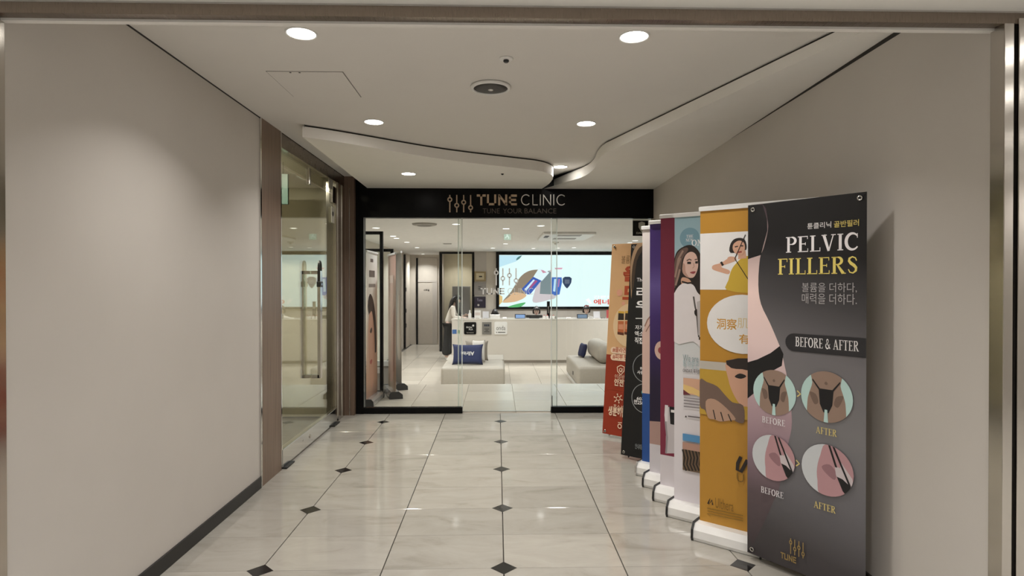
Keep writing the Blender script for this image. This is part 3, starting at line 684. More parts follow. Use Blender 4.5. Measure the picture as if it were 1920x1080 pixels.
# ------------------------------------------------------------------ wall screen
sx0, sx1 = X_at(930, YB), 5.0
sz0, sz1 = Z_at(579, YB - .1), Z_at(472.5, YB - .1)
vs = thing('video_screen', 'huge lit video screen showing two blue vials behind the counter', 'screen', (sx0, YB - .1, sz0))
MB().box(0, sx1 - sx0, 0, .095, 0, sz1 - sz0).build('bezel', m_black, vs)
YV = YB - .1
def E_(name, h, s=1.0): return M('screen_' + name, hx(h), emit=s)
def scr(px, name, col, layer, s=1.0, smooth=True):
    pts = [at_y(x, y, YV) for x, y in px]; q = [(p.x - sx0, p.z - sz0) for p in pts]
    if smooth: q = [tuple(v) for v in smooth_closed(q, 4)]
    y = -.002 - layer * .0012
    return MB().prism(q, y, y + .001, 'y').build(name, E_(col, col, s), vs)
a, b = at_y(936, 575, YV), at_y(936, 478, YV)
MB().box(a.x - sx0, sx1 - sx0 - .08, -.002, -.0005, a.z - sz0, b.z - sz0).build('display', E_('base', '#e3fafb', 1.0), vs)
sq = False
scr([(936, 479), (980, 479), (968, 490), (936, 501)], 'picture_corner', '#bfe3f2', 1, 1, False)
scr([(978, 479), (970, 483), (968, 488), (974, 485)], 'picture_leaf', '#4f7f80', 2)
scr([(936, 552), (942, 556), (942, 566), (936, 572)], 'picture_petal', '#d9b97c', 1, 1, False)
scr([(943, 566), (958, 547), (975, 520), (992, 508), (1012, 506), (1016, 514), (1000, 530), (985, 552), (968, 564)], 'picture_petal', '#8a7a68', 1)
scr([(942, 567), (954, 557), (964, 548), (986, 552), (982, 559), (965, 566)], 'picture_petal', '#d8b088', 2)
scr([(1000, 567), (1003, 545), (1012, 520), (1030, 507), (1042, 510), (1043, 554), (1030, 562)], 'picture_petal', '#c9bfc4', 1)
scr([(1012, 551), (1014, 525), (1028, 508), (1038, 512), (1036, 552)], 'picture_shadow', '#74858a', 2, 1, False)
scr([(952, 576), (965, 571), (985, 567), (980, 573), (972, 576)], 'picture_leaf', '#4fae68', 1)
scr([(1000, 519), (1011, 502), (1030, 511), (1016, 527)], 'vial_cap', '#dff2f8', 3, 1, False)
scr([(1014, 506), (1019, 507), (1025, 511), (1018, 512)], 'vial_cap_stripe', '#c98aa0', 4, 1, False)
scr([(978, 542), (1000, 519), (1015, 526), (994, 552), (988, 552)], 'vial_body', '#2a55b0', 3, 1, False)
scr([(983, 543), (1000, 524), (1003, 525), (987, 545)], 'vial_stripe', '#cfe6ff', 4, 1, False)
scr([(991, 540), (1004, 525), (1008, 527), (996, 540)], 'vial_stripe', '#a04a80', 4, 1, False)
scr([(1034, 520), (1035, 505), (1053, 506), (1054, 520)], 'vial_cap', '#e6f6fa', 3, 1, False)
scr([(1040, 502), (1055, 502), (1053, 505), (1041, 505)], 'vial_cap_stripe', '#d9a0b4', 4, 1, False)
scr([(1033, 520), (1053, 520), (1054, 528), (1049, 552), (1040, 554), (1034, 550)], 'vial_body', '#2f66bd', 3, 1, False)
scr([(1039, 523), (1043, 523), (1041, 547), (1037, 546)], 'vial_stripe', '#bfe0ff', 4, 1, False)
scr([(1047, 523), (1050, 523), (1048, 538), (1046, 538)], 'vial_stripe', '#b878a8', 4, 1, False)
scr([(1055, 522), (1059, 519), (1068, 519), (1072, 522), (1071, 530), (1067, 537), (1063, 541), (1059, 537), (1055, 530)], 'shield_emblem', '#1f3556', 3, 1, False)
scr([(1059, 524), (1068, 524), (1068, 532), (1059, 532)], 'shield_print', '#5a6478', 4, 1, False)
scr([(1098, 562), (1104, 559), (1110, 569), (1106, 570)], 'picture_arrow', '#f4fbfd', 2, 1.1, False)
V, F, _ = text2d('에너지', .03); a, b = at_y(1113, 571, YV), at_y(1157, 561, YV)
solid([(a.x - sx0 + u * (b.x - a.x), -.0035, a.z - sz0 + v * (b.z - a.z)) for u, v in V], F, (0, -.001, 0)).build('lettering', E_('red', '#dd5048', 1.0), vs)
V, F, _ = text2d('간편하게', .02); a, b = at_y(1113, 560, YV), at_y(1160, 554, YV)
solid([(a.x - sx0 + u * (b.x - a.x), -.0035, a.z - sz0 + v * (b.z - a.z)) for u, v in V], F, (0, -.001, 0)).build('lettering', E_('w', '#ffffff', 1.05), vs)

# wall plaques left of screen
def on_back(q, name, mat, label, cat):
    a, b = at_y(q[0], q[3], YB - .02), at_y(q[2], q[1], YB - .02)
    t_ = thing(name, label, cat, ((a.x + b.x) / 2, YB - .021, a.z)); return t_, (b.x - a.x) / 2, b.z - a.z
t_, hw, hg = on_back((889.5, 509, 911, 527.5), 'framed_certificate', None, 'gold framed certificate on the grey wall left of the screen', 'picture frame')
MB().box(-hw, hw, -.02, 0, 0, hg).build('frame', M('gold_frame', (.34, .26, .14), .4, .3), t_, bevel=.006)
MB().box(-hw + .05, hw - .05, -.022, -.015, .05, hg - .05).build('certificate', M('certificate_paper', (.58, .50, .34), .5), t_)
MB().box(-hw * .2, hw * .35, -.024, -.021, hg * .42, hg * .55).build('seal', m_blackmat, t_)
t_, hw, hg = on_back((889, 530, 911, 553), 'wall_plaque', None, 'flat grey wall plaque between the certificate and dark square sign', 'plaque')
MB().box(-hw, hw, -.015, 0, 0, hg).build('board', M('plaque_mid', (.30, .28, .27), .4), t_, bevel=.004)
for k in range(3): MB().box(-hw * .3, hw * .2, -.017, -.014, hg * (.65 - k * .13), hg * (.69 - k * .13)).build('printed_line', m_blackmat, t_)
t_, hw, hg = on_back((889, 556, 910.5, 577), 'wall_plaque', None, 'dark purple rounded square wall sign above the white cards', 'plaque')
MB().box(-hw, hw, -.03, 0, 0, hg).build('board', M('plaque_purple', (.022, .016, .035), .3), t_, bevel=.014, seg=3)
mini(t_, 'Tune', -hw * .5, hw * .45, hg * .58, hg * .82, -.0305, M('plaque_lilac', (.45, .42, .55), .4), 0)
MB().cyl((-hw * .25, -.032, hg * .24), (-hw * .25, -.03, hg * .24), .03, 16).build('emblem', m_silver, t_)

# air conditioner, vents, exit sign reflection
a, b, c_, d_ = at_z(1008, 447, ZL), at_z(1082, 447, ZL), at_z(1107, 435, ZL), at_z(1020, 435, ZL)
ac = thing('ceiling_air_conditioner', 'white ceiling cassette air conditioner above the reception', 'air conditioner', (a.x, c_.y, ZL))
L_, W_ = b.x - a.x, a.y - c_.y
MB().box(0, L_ + .15, 0, W_, -.045, -.0005).build('casing', m_white, ac, bevel=.012)
for k in range(2): MB().box(.28, L_ - .1, .12 + k * W_ * .5, .12 + k * W_ * .5 + W_ * .18, -.05, -.04).build('louvre', M('louvre_grey', (.28, .27, .26), .5), ac)
MB().box(.06, .14, W_ * .2, W_ * .5, -.05, -.044).build('vent_slot', m_blackmat, ac)
for q, r, lab in (((796, 419.5), .2, 'flat grey round air diffuser in the lobby ceiling, left'), ):
    p = at_z(*q, ZL); v_ = thing('air_diffuser', lab, 'vent', (p.x, p.y, ZL - .0005))
    MB().lathe([(r, 0), (r * .95, -.02), (r * .8, -.03)], 0, 0, 24).build('outer_cone', M('diffuser_grey', (.33, .31, .28), .5), v_)
    MB().lathe([(r * .6, -.03), (r * .5, -.04), (.01, -.04)], 0, 0, 24).build('inner_cone', M('diffuser_dark', (.2, .19, .17)), v_)
p = at_z(839, 456.5, ZL); v_ = thing('slot_vent', 'thin dark slot vent in the lobby ceiling above the doorway', 'vent', (p.x, p.y, ZL - .0005))
MB().box(-.1, .1, -.06, .06, -.012, 0).build('frame', m_white, v_); MB().box(-.09, .09, -.05, .05, -.015, -.01).build('slot', m_gap, v_)
p = at_z(1042, 454, ZL); v_ = thing('smoke_detector', 'small white smoke detector below the air conditioner', 'sensor', (p.x, p.y, ZL - .0005))
MB().lathe([(.07, 0), (.07, -.02), (.05, -.035)], 0, 0, 20).build('base', m_white, v_, smooth=True)
MB().lathe([(.035, -.034), (.03, -.05), (.005, -.052)], 0, 0, 16).build('chamber', m_lobgrey, v_)
a, b = at_y(945, 450, 11.5), at_y(958, 434, 11.5)
ex = thing('exit_sign_reflection', 'pale green exit sign reflection, built as a box hung at the lobby centre', 'sign', ((a.x + b.x) / 2, 11.5, a.z)); hw = (b.x - a.x) / 2; hg = b.z - a.z  # glowing box stands in for an exit sign's reflection on the glass
MB().box(-hw, hw, -.015, .015, 0, hg).build('reflected_box', M('exit_green', hx('#bfd3bf'), emit=.8), ex)
MB().cyl((0, -.017, hg * .78), (0, -.015, hg * .78), hg * .09, 10).build('figure_head', M('exit_white', hx('#dfeee2'), emit=.9), ex)
V, F = stroke([(-.01, hg * .68, .03), (0, hg * .45, .03), (.025, hg * .3, .022), (.02, hg * .12, .02)]); solid([(u, -.0155, v) for u, v in V], F, (0, -.001, 0)).build('figure_body', _mats['exit_white'], ex)
V, F = stroke([(0, hg * .45, .025), (-.03, hg * .32, .02), (-.045, hg * .2, .02)]); solid([(u, -.0155, v) for u, v in V], F, (0, -.001, 0)).build('figure_leg', _mats['exit_white'], ex)
MB().cyl((0, 0, hg), (0, 0, ZL - a.z), .006, 8).build('hanger_rod', m_steel, ex)

# ------------------------------------------------------------------ roll-up and X banners
class Banner:
    def __init__(s, name, label, corner, yaw, w, h, lean=0.0, base_z=0.0, group='standing advertising banners'):
        """corner = floor point below the sheet's left edge; yaw turns the sheet; lean tips it back"""
        s.t = thing(name, label, 'banner', (corner[0], corner[1], 0), yaw, group)
        s.w, s.h, s.bz, s.lean = w, h, base_z, lean
        s.o = Vector((corner[0], corner[1], base_z)); s.ux = Vector((math.cos(yaw), math.sin(yaw), 0))
        bk = Vector((-math.sin(yaw), math.cos(yaw), 0))
        s.uz = (Vector((0, 0, 1)) * math.cos(lean) + bk * math.sin(lean)); s.n = s.ux.cross(s.uz)
        s.rect = [(0, 0), (w, 0), (w, h), (0, h)]; s.k = 0
    def uv(s, px, py):
        d = ray(px, py); t = (s.o - _o).dot(s.n) / d.dot(s.n); p = _o + d * t - s.o
        return (p.dot(s.ux), p.dot(s.uz))
    def P(s, u, v, off): return (u, v * math.sin(s.lean) - off * math.cos(s.lean), s.bz + v * math.cos(s.lean) + off * math.sin(s.lean))
    def clip(s, pts, poly):
        for i in range(len(poly)):
            a, b = poly[i], poly[(i + 1) % len(poly)]; out = []
            ins = lambda p: (b[0] - a[0]) * (p[1] - a[1]) - (b[1] - a[1]) * (p[0] - a[0]) >= -1e-9
            for j in range(len(pts)):
                p, q = pts[j], pts[(j + 1) % len(pts)]
                if ins(p): out.append(p)
                if ins(p) != ins(q):
                    d1 = (b[0] - a[0]) * (p[1] - a[1]) - (b[1] - a[1]) * (p[0] - a[0]); d2 = (b[0] - a[0]) * (q[1] - a[1]) - (b[1] - a[1]) * (q[0] - a[0])
                    t = d1 / (d1 - d2); out.append((p[0] + (q[0] - p[0]) * t, p[1] + (q[1] - p[1]) * t))
            pts = out
            if len(pts) < 3: return []
        return pts
    def sheet(s, mat, th=.0012):
        mb = MB(); n = 12
        for i in range(n):
            v0, v1 = s.h * i / n, s.h * (i + 1) / n
            vs = [s.P(u, v, o) for o in (0, -th) for u, v in ((0, v0), (s.w, v0), (s.w, v1), (0, v1))]
            fs = [(0, 1, 2, 3), (7, 6, 5, 4), (0, 3, 7, 4), (1, 5, 6, 2)] + ([(0, 4, 5, 1)] if i == 0 else []) + ([(3, 2, 6, 7)] if i == n - 1 else [])
            mb.add(vs, fs)
        return mb.build('sheet', mat, s.t)
    def raw(s, name, V, F, mat):
        s.k += 1; off = .0006 + .00022 * s.k
        return MB().add([s.P(u, v, off) for u, v in V], F).build(name, mat, s.t)
    def poly(s, pts, mat, name='printed_shape', smooth=0, px=True, within=None):
        q = [s.uv(*p) for p in pts] if px else list(pts)
        if smooth: q = [tuple(v) for v in smooth_closed(q, smooth)]
        ar = sum(q[i][0] * q[(i + 1) % len(q)][1] - q[(i + 1) % len(q)][0] * q[i][1] for i in range(len(q)))
        if ar < 0: q = q[::-1]
        for z in ([s.rect] + ([within] if within else [])): q = s.clip(q, z)
        if len(q) < 3: return
        return s.raw(name, q, [tuple(range(len(q)))], mat)
    def rectuv(s, u0, u1, v0, v1, mat, name='printed_field'): return s.poly([(u0, v0), (u1, v0), (u1, v1), (u0, v1)], mat, name, px=False)
    def circ(s, c, r, n=36): return [(c[0] + r * math.cos(k * 2 * math.pi / n), c[1] + r * math.sin(k * 2 * math.pi / n)) for k in range(n)]
    def ring(s, c, r, wd, mat):
        V, F = stroke([(c[0] + r * math.cos(R(k * 10)), c[1] + r * math.sin(R(k * 10)), wd) for k in range(37)])
        return s.lines_clip(V, F, mat, 'printed_ring')
    def lines_clip(s, V, F, mat, name):
        VV = []; FF = []
        for f in F:
            q = [V[i] for i in f]
            ar = sum(q[i][0] * q[(i + 1) % len(q)][1] - q[(i + 1) % len(q)][0] * q[i][1] for i in range(len(q)))
            q = s.clip(q[::-1] if ar < 0 else q, s.rect)
            if len(q) >= 3: FF.append(tuple(range(len(VV), len(VV) + len(q)))); VV += q
        if FF: return s.raw(name, VV, FF, mat)
    def text(s, g, bl, tr_, mat, name='lettering'):
        """g = glyph sheet; bl / tr_ = photograph points of the word's lower left and upper right"""
        u0, v0 = s.uv(*bl); u1, v1 = s.uv(*tr_)
        V, F, _ = g; return s.lines_clip([(u0 + a * (u1 - u0), v0 + b * (v1 - v0)) for a, b in V], F, mat, name)
    def line(s, pts, wd, mat, name='printed_line'):
        V, F = stroke([(*s.uv(*p), wd) for p in pts]); return s.lines_clip(V, F, mat, name)
    def rollup(s, body=None, cap=m_blackmat, bh=.092):
        body = body or m_alu; w = s.w
        prof = [(-.075, .002), (-.082, .02), (-.078, .06), (-.055, bh), (.03, bh), (.075, .05), (.078, .002)]
        MB().prism(prof, -.006, w + .006, 'x').build('base_housing', body, s.t)
        e = [(-.081, .0005), (-.088, .02), (-.083, .064), (-.058, bh + .006), (.034, bh + .006), (.081, .052), (.084, .0005)]
        MB().prism(e, -.018, -.006, 'x').build('end_cap', cap, s.t); MB().prism(e, w + .006, w + .018, 'x').build('end_cap', cap, s.t)
        z = s.bz + s.h
        MB().prism([(-.012, z - .014), (-.014, z + .006), (.0, z + .013), (.010, z + .006), (.008, z - .014)], -.004, w + .004, 'x').build('top_bar', m_alu, s.t)
        MB().cyl((w * .5, .035, bh - .002), (w * .5, .014, z - .002), .008, 10).build('support_pole', m_steel, s.t)
    def xstand(s, mat=m_blackmat, leg=.42):
        w, h = s.w, s.h
        hub = Vector(s.P(w / 2, h * .42, -.05))
        hb_ = MB().cyl(hub + Vector((0, -.012, 0)), hub + Vector((0, .02, 0)), .035, 14).build('stand_hub', mat, s.t)
        for u, v in ((.012, .012), (w - .012, .012), (.012, h - .012), (w - .012, h - .012)):
            q = Vector(s.P(u, v, .004)); MB().tube([hub, q + Vector((0, .012, 0)), q], .005, 8).build('stand_arm', mat, s.t)
        fr = Vector((w / 2, hub.y + leg, .008)); MB().cyl(hub, fr, .007, 8).build('rear_leg', mat, s.t)
        for u in (.05, w - .05):
            q = Vector(s.P(u, .01, -.02)); MB().cyl(hub, (q.x, q.y + .015, .008), .006, 8).build('front_leg', mat, s.t)
        gm = MB().lathe([(.013, 0), (.011, .003), (.006, .003), (.005, .001)], 0, 0, 16).mesh('grommet', m_chrome, smooth=True)
        for u, v in ((.028, .025), (w - .028, .025), (.028, h - .025), (w - .028, h - .025)):
            g = obj('grommet', gm, s.t, s.P(u, v, .0035)); g.rotation_euler = (R(90) - s.lean, 0, 0)
            k = MB().cyl(s.P(u, v, .003), s.P(u, v, .008), .0045, 8).build('hook', m_blackmat, s.t)

G = 1.3      # how much paler the ink is than it photographs in this dim light
def I(h, g=None): return M('ink_' + h + str(g or ''), hx(h, g or G), .45, noise=.015, scale=12)

# ---- 1: pelvic banner (nearest)
tl = at_y(1405, 387, 3.05); tr = at_x(1628, 357, 1.625); zt = (tl.z + tr.z) / 2; tl.z = tr.z = zt
bl_ = at_z(1397, 1045, .03)
yaw1 = math.atan2(tr.y - tl.y, tr.x - tl.x)
b1 = Banner('x_banner', 'dark grey pelvic filler banner with torso picture, nearest of the row', (tl.x - .006, tl.y), yaw1, (tr - tl).length, zt - .035, 0, .035)
B = b1; Hh = B.h
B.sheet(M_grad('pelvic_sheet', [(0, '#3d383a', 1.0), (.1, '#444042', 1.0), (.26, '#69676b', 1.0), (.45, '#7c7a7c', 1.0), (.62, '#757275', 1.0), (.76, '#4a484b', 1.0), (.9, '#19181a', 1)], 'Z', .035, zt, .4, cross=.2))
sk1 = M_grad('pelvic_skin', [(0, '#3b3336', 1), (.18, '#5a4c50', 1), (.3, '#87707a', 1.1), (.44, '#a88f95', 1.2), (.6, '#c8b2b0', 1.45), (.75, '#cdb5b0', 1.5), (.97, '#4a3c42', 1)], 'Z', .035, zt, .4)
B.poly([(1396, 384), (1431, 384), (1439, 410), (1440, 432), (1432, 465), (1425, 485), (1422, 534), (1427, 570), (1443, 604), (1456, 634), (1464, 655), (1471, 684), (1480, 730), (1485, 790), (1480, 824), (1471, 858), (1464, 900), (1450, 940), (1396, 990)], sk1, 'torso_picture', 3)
ink_k = I('#141315', 1)
B.poly([(1396, 384), (1430, 384), (1438, 410), (1439, 432), (1432, 458), (1427, 478), (1396, 488)], ink_k, 'torso_garment')
B.poly([(1396, 681), (1420, 674), (1445, 662), (1462, 649), (1469, 664), (1466, 686), (1440, 700), (1425, 728), (1396, 752)], ink_k, 'torso_garment')
B.text(serif2d('PELVIC'), (1474, 474), (1609, 436), I('#e6e2e4', 1.2))
B.text(serif2d('FILLERS'), (1459, 515), (1608, 480), I('#d8c66c', 1.3))
B.text(text2d('튠클리닉', .012), (1514, 430), (1559, 415), I('#cfcccc', 1.2)); B.text(text2d('골반필러', .012), (1564, 427), (1611, 411), I('#cdbb6c', 1.2))
B.text(text2d('볼륨을 더하다,', -.004), (1504, 548), (1607, 530), I('#b5b2b4', 1.1)); B.text(text2d('매력을 더하다.', -.004), (1504, 569), (1607, 551), I('#b5b2b4', 1.1))
u0, v0 = B.uv(1473, 657); u1, v1 = B.uv(1473, 624); r_ = (v1 - v0) / 2
pl = [(u0 + r_ - r_ * math.sin(R(a)), (v0 + v1) / 2 + r_ * math.cos(R(a))) for a in range(0, 181, 15)]
B.poly(pl + [(B.w, v0), (B.w, v1)], I('#2b2a2d', 1), 'title_pill', px=False)
B.text(serif2d('BEFORE & AFTER'), (1492, 649), (1611, 640), I('#dedbdb', 1.2))
mint, mint2 = I('#a9c4c0', 1.25), I('#b9bcbf', 1.2); tan_, tand = I('#8d7668', 1.15), I('#6f5b50', 1.1); pk = I('#a98286', 1.2); pkd = I('#8f6a70', 1.1)
def qmap(c, r): return lambda pts: [(c[0] + x * r, c[1] + y * r) for x, y in pts]
for c_px, kind, sc_ in (((1452, 736), 'a', .9), ((1550, 744), 'a', 1.0), ((1451, 858), 'b', .9), ((1552, 881), 'b', 1.0)):
    c = B.uv(*c_px); r = .118 * (1 if sc_ == 1 else .95); cc = B.circ(c, r); q = qmap(c, r)
    B.poly(cc, mint if kind == 'a' else mint2, 'photo_disc', px=False)
    if kind == 'a':
        wv = .62 * sc_ + .04
        B.poly(q([(-.55 * sc_, 1.05), (-wv * .82, .5), (-wv, .1), (-wv * 1.12, -.3), (-wv * 1.05, -1.05), (-.08, -1.05), (0, -.5), (.08, -1.05), (wv * 1.05, -1.05), (wv * 1.12, -.3), (wv, .1), (wv * .82, .5), (.55 * sc_, 1.05)]), tan_, 'photo_torso', 3, False, cc)
        for sg_ in (-1, 1): B.poly(q([(sg_ * wv * .98, .12), (sg_ * wv * .6, .05), (sg_ * .3, -.25), (sg_ * .45, -.35), (sg_ * wv * .9, -.1)]), tand, 'photo_shade', 3, False, cc)
        B.poly(q([(-.29, .3), (.29, .3), (.24, -.3), (.1, -.62), (-.1, -.62), (-.24, -.3)]), ink_k, 'photo_garment', 0, False, cc)
        for sg_ in (-1, 1): B.poly(q([(sg_ * .24, .3), (sg_ * wv * .8, .66), (sg_ * wv * .82, .6), (sg_ * .28, .24)]), ink_k, 'photo_strap', 0, False, cc)
        B.poly(q([(-.05, -.5), (.05, -.5), (.09, -1.05), (-.09, -1.05)]), mint, 'photo_gap', 0, False, cc)
        B.poly(q([(-.06, .53), (0, .47), (.06, .53), (0, .60)]), tand, 'photo_navel', 3, False, cc)
    else:
        B.poly(q([(.0, 1.05), (-.25, .55), (-.38, 0), (-.36, -.5), (-.2, -1.05), (1.05, -1.05), (1.05, 1.05)]), pk, 'photo_skin', 3, False, cc)
        B.poly(q([(-.2, .1), (.1, .25), (.35, .0), (.3, -.3), (0, -.15)]), pkd, 'photo_shade', 3, False, cc)
        B.poly(q([(.3, .25), (.5, .2), (.55, .42), (.95, -.1), (1.0, -.35), (.7, -.75), (.55, -.5), (.35, -.1)]), I('#b9aeb0', 1.2), 'photo_lace', 0, False, cc)
        B.poly(q([(.38, -.15), (.6, -.2), (.95, -.45), (.75, -.8), (.6, -.65)]), ink_k, 'photo_garment', 0, False, cc)
        for x0_, x1_ in ((.05, .34), (.2, .85)): B.poly(q([(x0_, 1.0), (x0_ + .08, 1.0), (x1_ + .06, .2 if x1_ < .5 else -.4), (x1_ - .02, .2 if x1_ < .5 else -.4)]), ink_k, 'photo_strap', 0, False, cc)
for wd_, q in (('BEFORE', (1431, 791, 1474, 787)), ('BEFORE', (1429, 922, 1471, 917)), ('AFTER', (1532, 811, 1571, 804)), ('AFTER', (1528, 950, 1569, 945))):
    u0, v0 = B.uv(q[0], q[1]); u1, _v = B.uv(q[2], q[3]); V, F, _ = serif2d(wd_)
    hgt = .031; B.lines_clip([(u0 + a * (u1 - u0), v0 + b * hgt) for a, b in V], F, I('#d8d4d6', 1.15) if wd_ == 'BEFORE' else I('#cbb870', 1.2), 'lettering')
for c_px in ((1500, 738), (1498, 868)):
    c = B.uv(*c_px); V, F = stroke([(c[0] - .008, c[1] + .014, .006), (c[0] + .008, c[1], .006), (c[0] - .008, c[1] - .014, .006)]); B.raw('arrow_mark', V, F, I('#cbb870', 1.2))
gd = I('#b09458', .75)
u0, v0 = B.uv(1482, 1036); u1, v1 = B.uv(1511, 1018); V, F, _ = slider2d(.08); B.raw('slider_symbol', [(u0 + a * (u1 - u0), v0 + b * .075) for a, b in V], F, gd)
u0, v0 = B.uv(1466, 1040); V, F, _ = brand2d(); u1, _v = B.uv(1495, 1046); B.raw('lettering', [(u0 + a * (u1 - u0), v0 - .012 + b * .03) for a, b in V], F, gd)
B.xstand(leg=.05)

# ---- roll-ups 2..6
def roll(label, lpx, lbase, rdir, top_y, w=.6):
    """lpx: photograph x of the left edge, lbase: y where the sheet enters its housing"""
    p = at_z(lpx, lbase, .092); z = at_y(lpx, top_y, p.y).z
    return Banner('roll_up_banner', label, (p.x, p.y), rdir, w, z - .092, 0, .092)
YAWS = R(-40)
# 2 orange
B = b2 = roll('orange roll-up banner with archer picture, second of the row', 1312, 975, YAWS, 392)
B.sheet(I('#b8862f', 1.05)); B.rollup()
org = I('#b8862f', 1.05); wht = I('#c9c7c6', 1.4)
u, v = B.uv(1320, 438); u2, v2 = B.uv(1318, 543); B.rectuv(0, B.w, v2, v, wht, 'white_field')
skn, skd, hr = I('#b98f78', 1.35), I('#7a5a48', 1.2), I('#2a221f', 1)
B.poly([(1363, 544), (1366, 525), (1372, 505), (1382, 492), (1391, 484), (1402, 480), (1415, 486), (1425, 500), (1420, 546)], I('#c7a63a', 1.05), 'dress_picture', 3)
B.poly([(1384, 486), (1385, 470), (1398, 470), (1400, 484)], skn, 'neck_picture')
B.poly([(1335, 502), (1338, 497), (1352, 493), (1366, 484), (1376, 482), (1380, 487), (1370, 493), (1352, 500), (1368, 507), (1366, 514), (1350, 510), (1338, 506)], skn, 'arm_picture', 3)
B.poly([(1364, 484), (1369, 481), (1378, 482), (1381, 487), (1372, 492), (1366, 490)], skn, 'hand_picture', 3)
B.line([(1352, 491), (1356, 498)], .012, hr, 'bracelet_picture')
B.poly([(1370, 474), (1369, 460), (1376, 449), (1388, 446), (1397, 450), (1400, 462), (1396, 470)], hr, 'hair_picture', 3)
B.poly([(1374, 466), (1376, 457), (1386, 451), (1395, 455), (1397, 466), (1394, 476), (1386, 478), (1378, 474)], skn, 'face_picture', 3)
for q in (((1378, 463), (1384, 462)), ((1388, 461), (1394, 461))): B.line(q, .006, hr, 'eye_picture')
B.line([(1384, 473), (1391, 472)], .008, I('#8d3a35', 1.2), 'mouth_picture')
B.line([(1378, 485), (1398, 516), (1410, 534)], .004, hr, 'bow_string'); B.line([(1378, 485), (1398, 440)], .004, hr, 'bow_string')
c = B.uv(1392, 608); r = c[0] - B.uv(1326, 608)[0]; rv = (B.uv(1392, 553)[1] - B.uv(1392, 664)[1]) / 2
B.poly([(c[0] + r * math.cos(R(k * 10)), c[1] + rv * math.sin(R(k * 10))) for k in range(36)], wht, 'white_disc', px=False)
B.text(text2d('洞察', .01), (1344, 617), (1382, 598), I('#b8862f', 1.3)); B.text(text2d('肌', 0), (1383, 615), (1404, 597), I('#c9b58a', 1.3)); B.text(text2d('有', .01), (1386, 644), (1406, 627), I('#b8862f', 1.3))
u, v = B.uv(1315, 676); u2, v2 = B.uv(1313, 782); B.rectuv(0, B.w, v2 + .02, v, I('#bb9637', 1.05), 'photo_field')
B.rectuv(0, .16, v - .045, v, I('#aaa49a', 1.3), 'photo_sleeve')
B.poly([(1363, 676), (1410, 676), (1430, 700), (1430, 760), (1400, 762), (1388, 758), (1374, 735), (1366, 710)], skn, 'face_picture', 3)
B.poly([(1362, 676), (1410, 672), (1420, 696), (1392, 692), (1372, 690)], hr, 'hair_picture', 2)
B.poly([(1378, 706), (1388, 700), (1400, 705), (1390, 710)], hr, 'eye_picture', 3)
B.poly([(1313, 712), (1326, 716), (1345, 724), (1358, 738), (1374, 754), (1394, 760), (1396, 790), (1385, 792), (1368, 783), (1350, 786), (1330, 782), (1322, 768), (1313, 760)], I('#6a564c', 1.2), 'hand_picture', 3)
B.poly([(1324, 752), (1340, 748), (1362, 764), (1380, 785), (1368, 788), (1352, 790), (1340, 786), (1328, 782)], I('#a3836f', 1.3), 'fingers_picture', 3)
for q in (((1338, 768), (1342, 786)), ((1352, 772), (1357, 789)), ((1366, 776), (1372, 790))): B.line(q, .006, hr, 'finger_gap')
B.line([(1390, 856), (1384, 868), (1383, 880), (1390, 884), (1402, 862)], .018, hr, 'brush_mark'); B.text(text2d('U', 0), (1382, 902), (1396, 889), I('#7a5a20', 1.2))
B.line([(1328, 944), (1332, 934), (1330, 945), (1336, 937), (1337, 946)], .008, hr, 'brush_mark'); B.text(text2d('Ulthera', -.01), (1342, 951), (1376, 940), I('#6b4f1c', 1.2))
for k in range(3): B.line([(1327, 952 + k * 5), (1394, 966 + k * 5)], .004, I('#7d5f24', 1.2), 'small_print')
# 3 blue-white
B = b3 = roll('pale blue and white roll-up banner with long-haired woman, third of the row', 1264, 935, YAWS, 404)
B.sheet(M_grad('onda_sheet', [(0, '#c4bfc4', 1.4), (.42, '#c6c3c6', 1.4), (.6, '#b9c0c1', 1.4), (.78, '#93aab2', 1.35), (1, '#86a3ad', 1.3)], 'Z', .1, 1.86, .45)); B.rollup()
c = B.uv(1293, 446); B.poly(B.circ(c, .062), I('#6b8d9b', 1.3), 'title_disc', px=False)
B.text(serif2d('THE'), (1287, 446), (1300, 440), wht); B.text(serif2d('NEW'), (1286, 453), (1300, 447), wht)
B.text(serif2d('ONDA'), (1297, 461), (1338, 448), I('#d8d6d6', 1.4))
hb2, hb3 = I('#5d4a43', 1.3), I('#8d7468', 1.3)
B.poly([(1264, 500), (1266, 480), (1273, 468), (1288, 460), (1300, 461), (1311, 472), (1318, 492), (1317, 520), (1318, 545), (1312, 556), (1300, 540), (1275, 540), (1264, 552)], hr, 'hair_picture', 3)
B.poly([(1264, 505), (1268, 480), (1277, 468), (1288, 464), (1290, 470), (1280, 485), (1276, 510), (1270, 530), (1264, 540)], hb2, 'hair_picture', 3)
for q in (((1268, 510), (1272, 486), (1281, 470)), ((1266, 520), (1270, 500), (1276, 484)), ((1267, 535), (1272, 518), (1275, 505))): B.line(q, .012, hb3, 'hair_strand')
B.poly([(1277, 527), (1280, 520), (1290, 522), (1296, 528), (1296, 536), (1282, 538)], skn, 'neck_picture', 3)
fc = I('#c3a498', 1.4)
B.poly([(1280, 510), (1281, 492), (1286, 478), (1296, 472), (1305, 477), (1309, 490), (1309, 502), (1304, 516), (1298, 521), (1288, 519)], fc, 'face_picture', 3)
B.poly([(1280, 510), (1281, 494), (1285, 497), (1286, 510), (1292, 520), (1286, 518)], I('#a98576', 1.35), 'face_shade', 3)
for q in (((1289, 493), (1296, 493)), ((1304, 492), (1309, 492))): B.line(q, .014, hr, 'eye_picture')
for q in (((1288, 489), (1293, 486), (1297, 488)), ((1303, 487), (1308, 486))): B.line(q, .007, hb2, 'brow_picture')
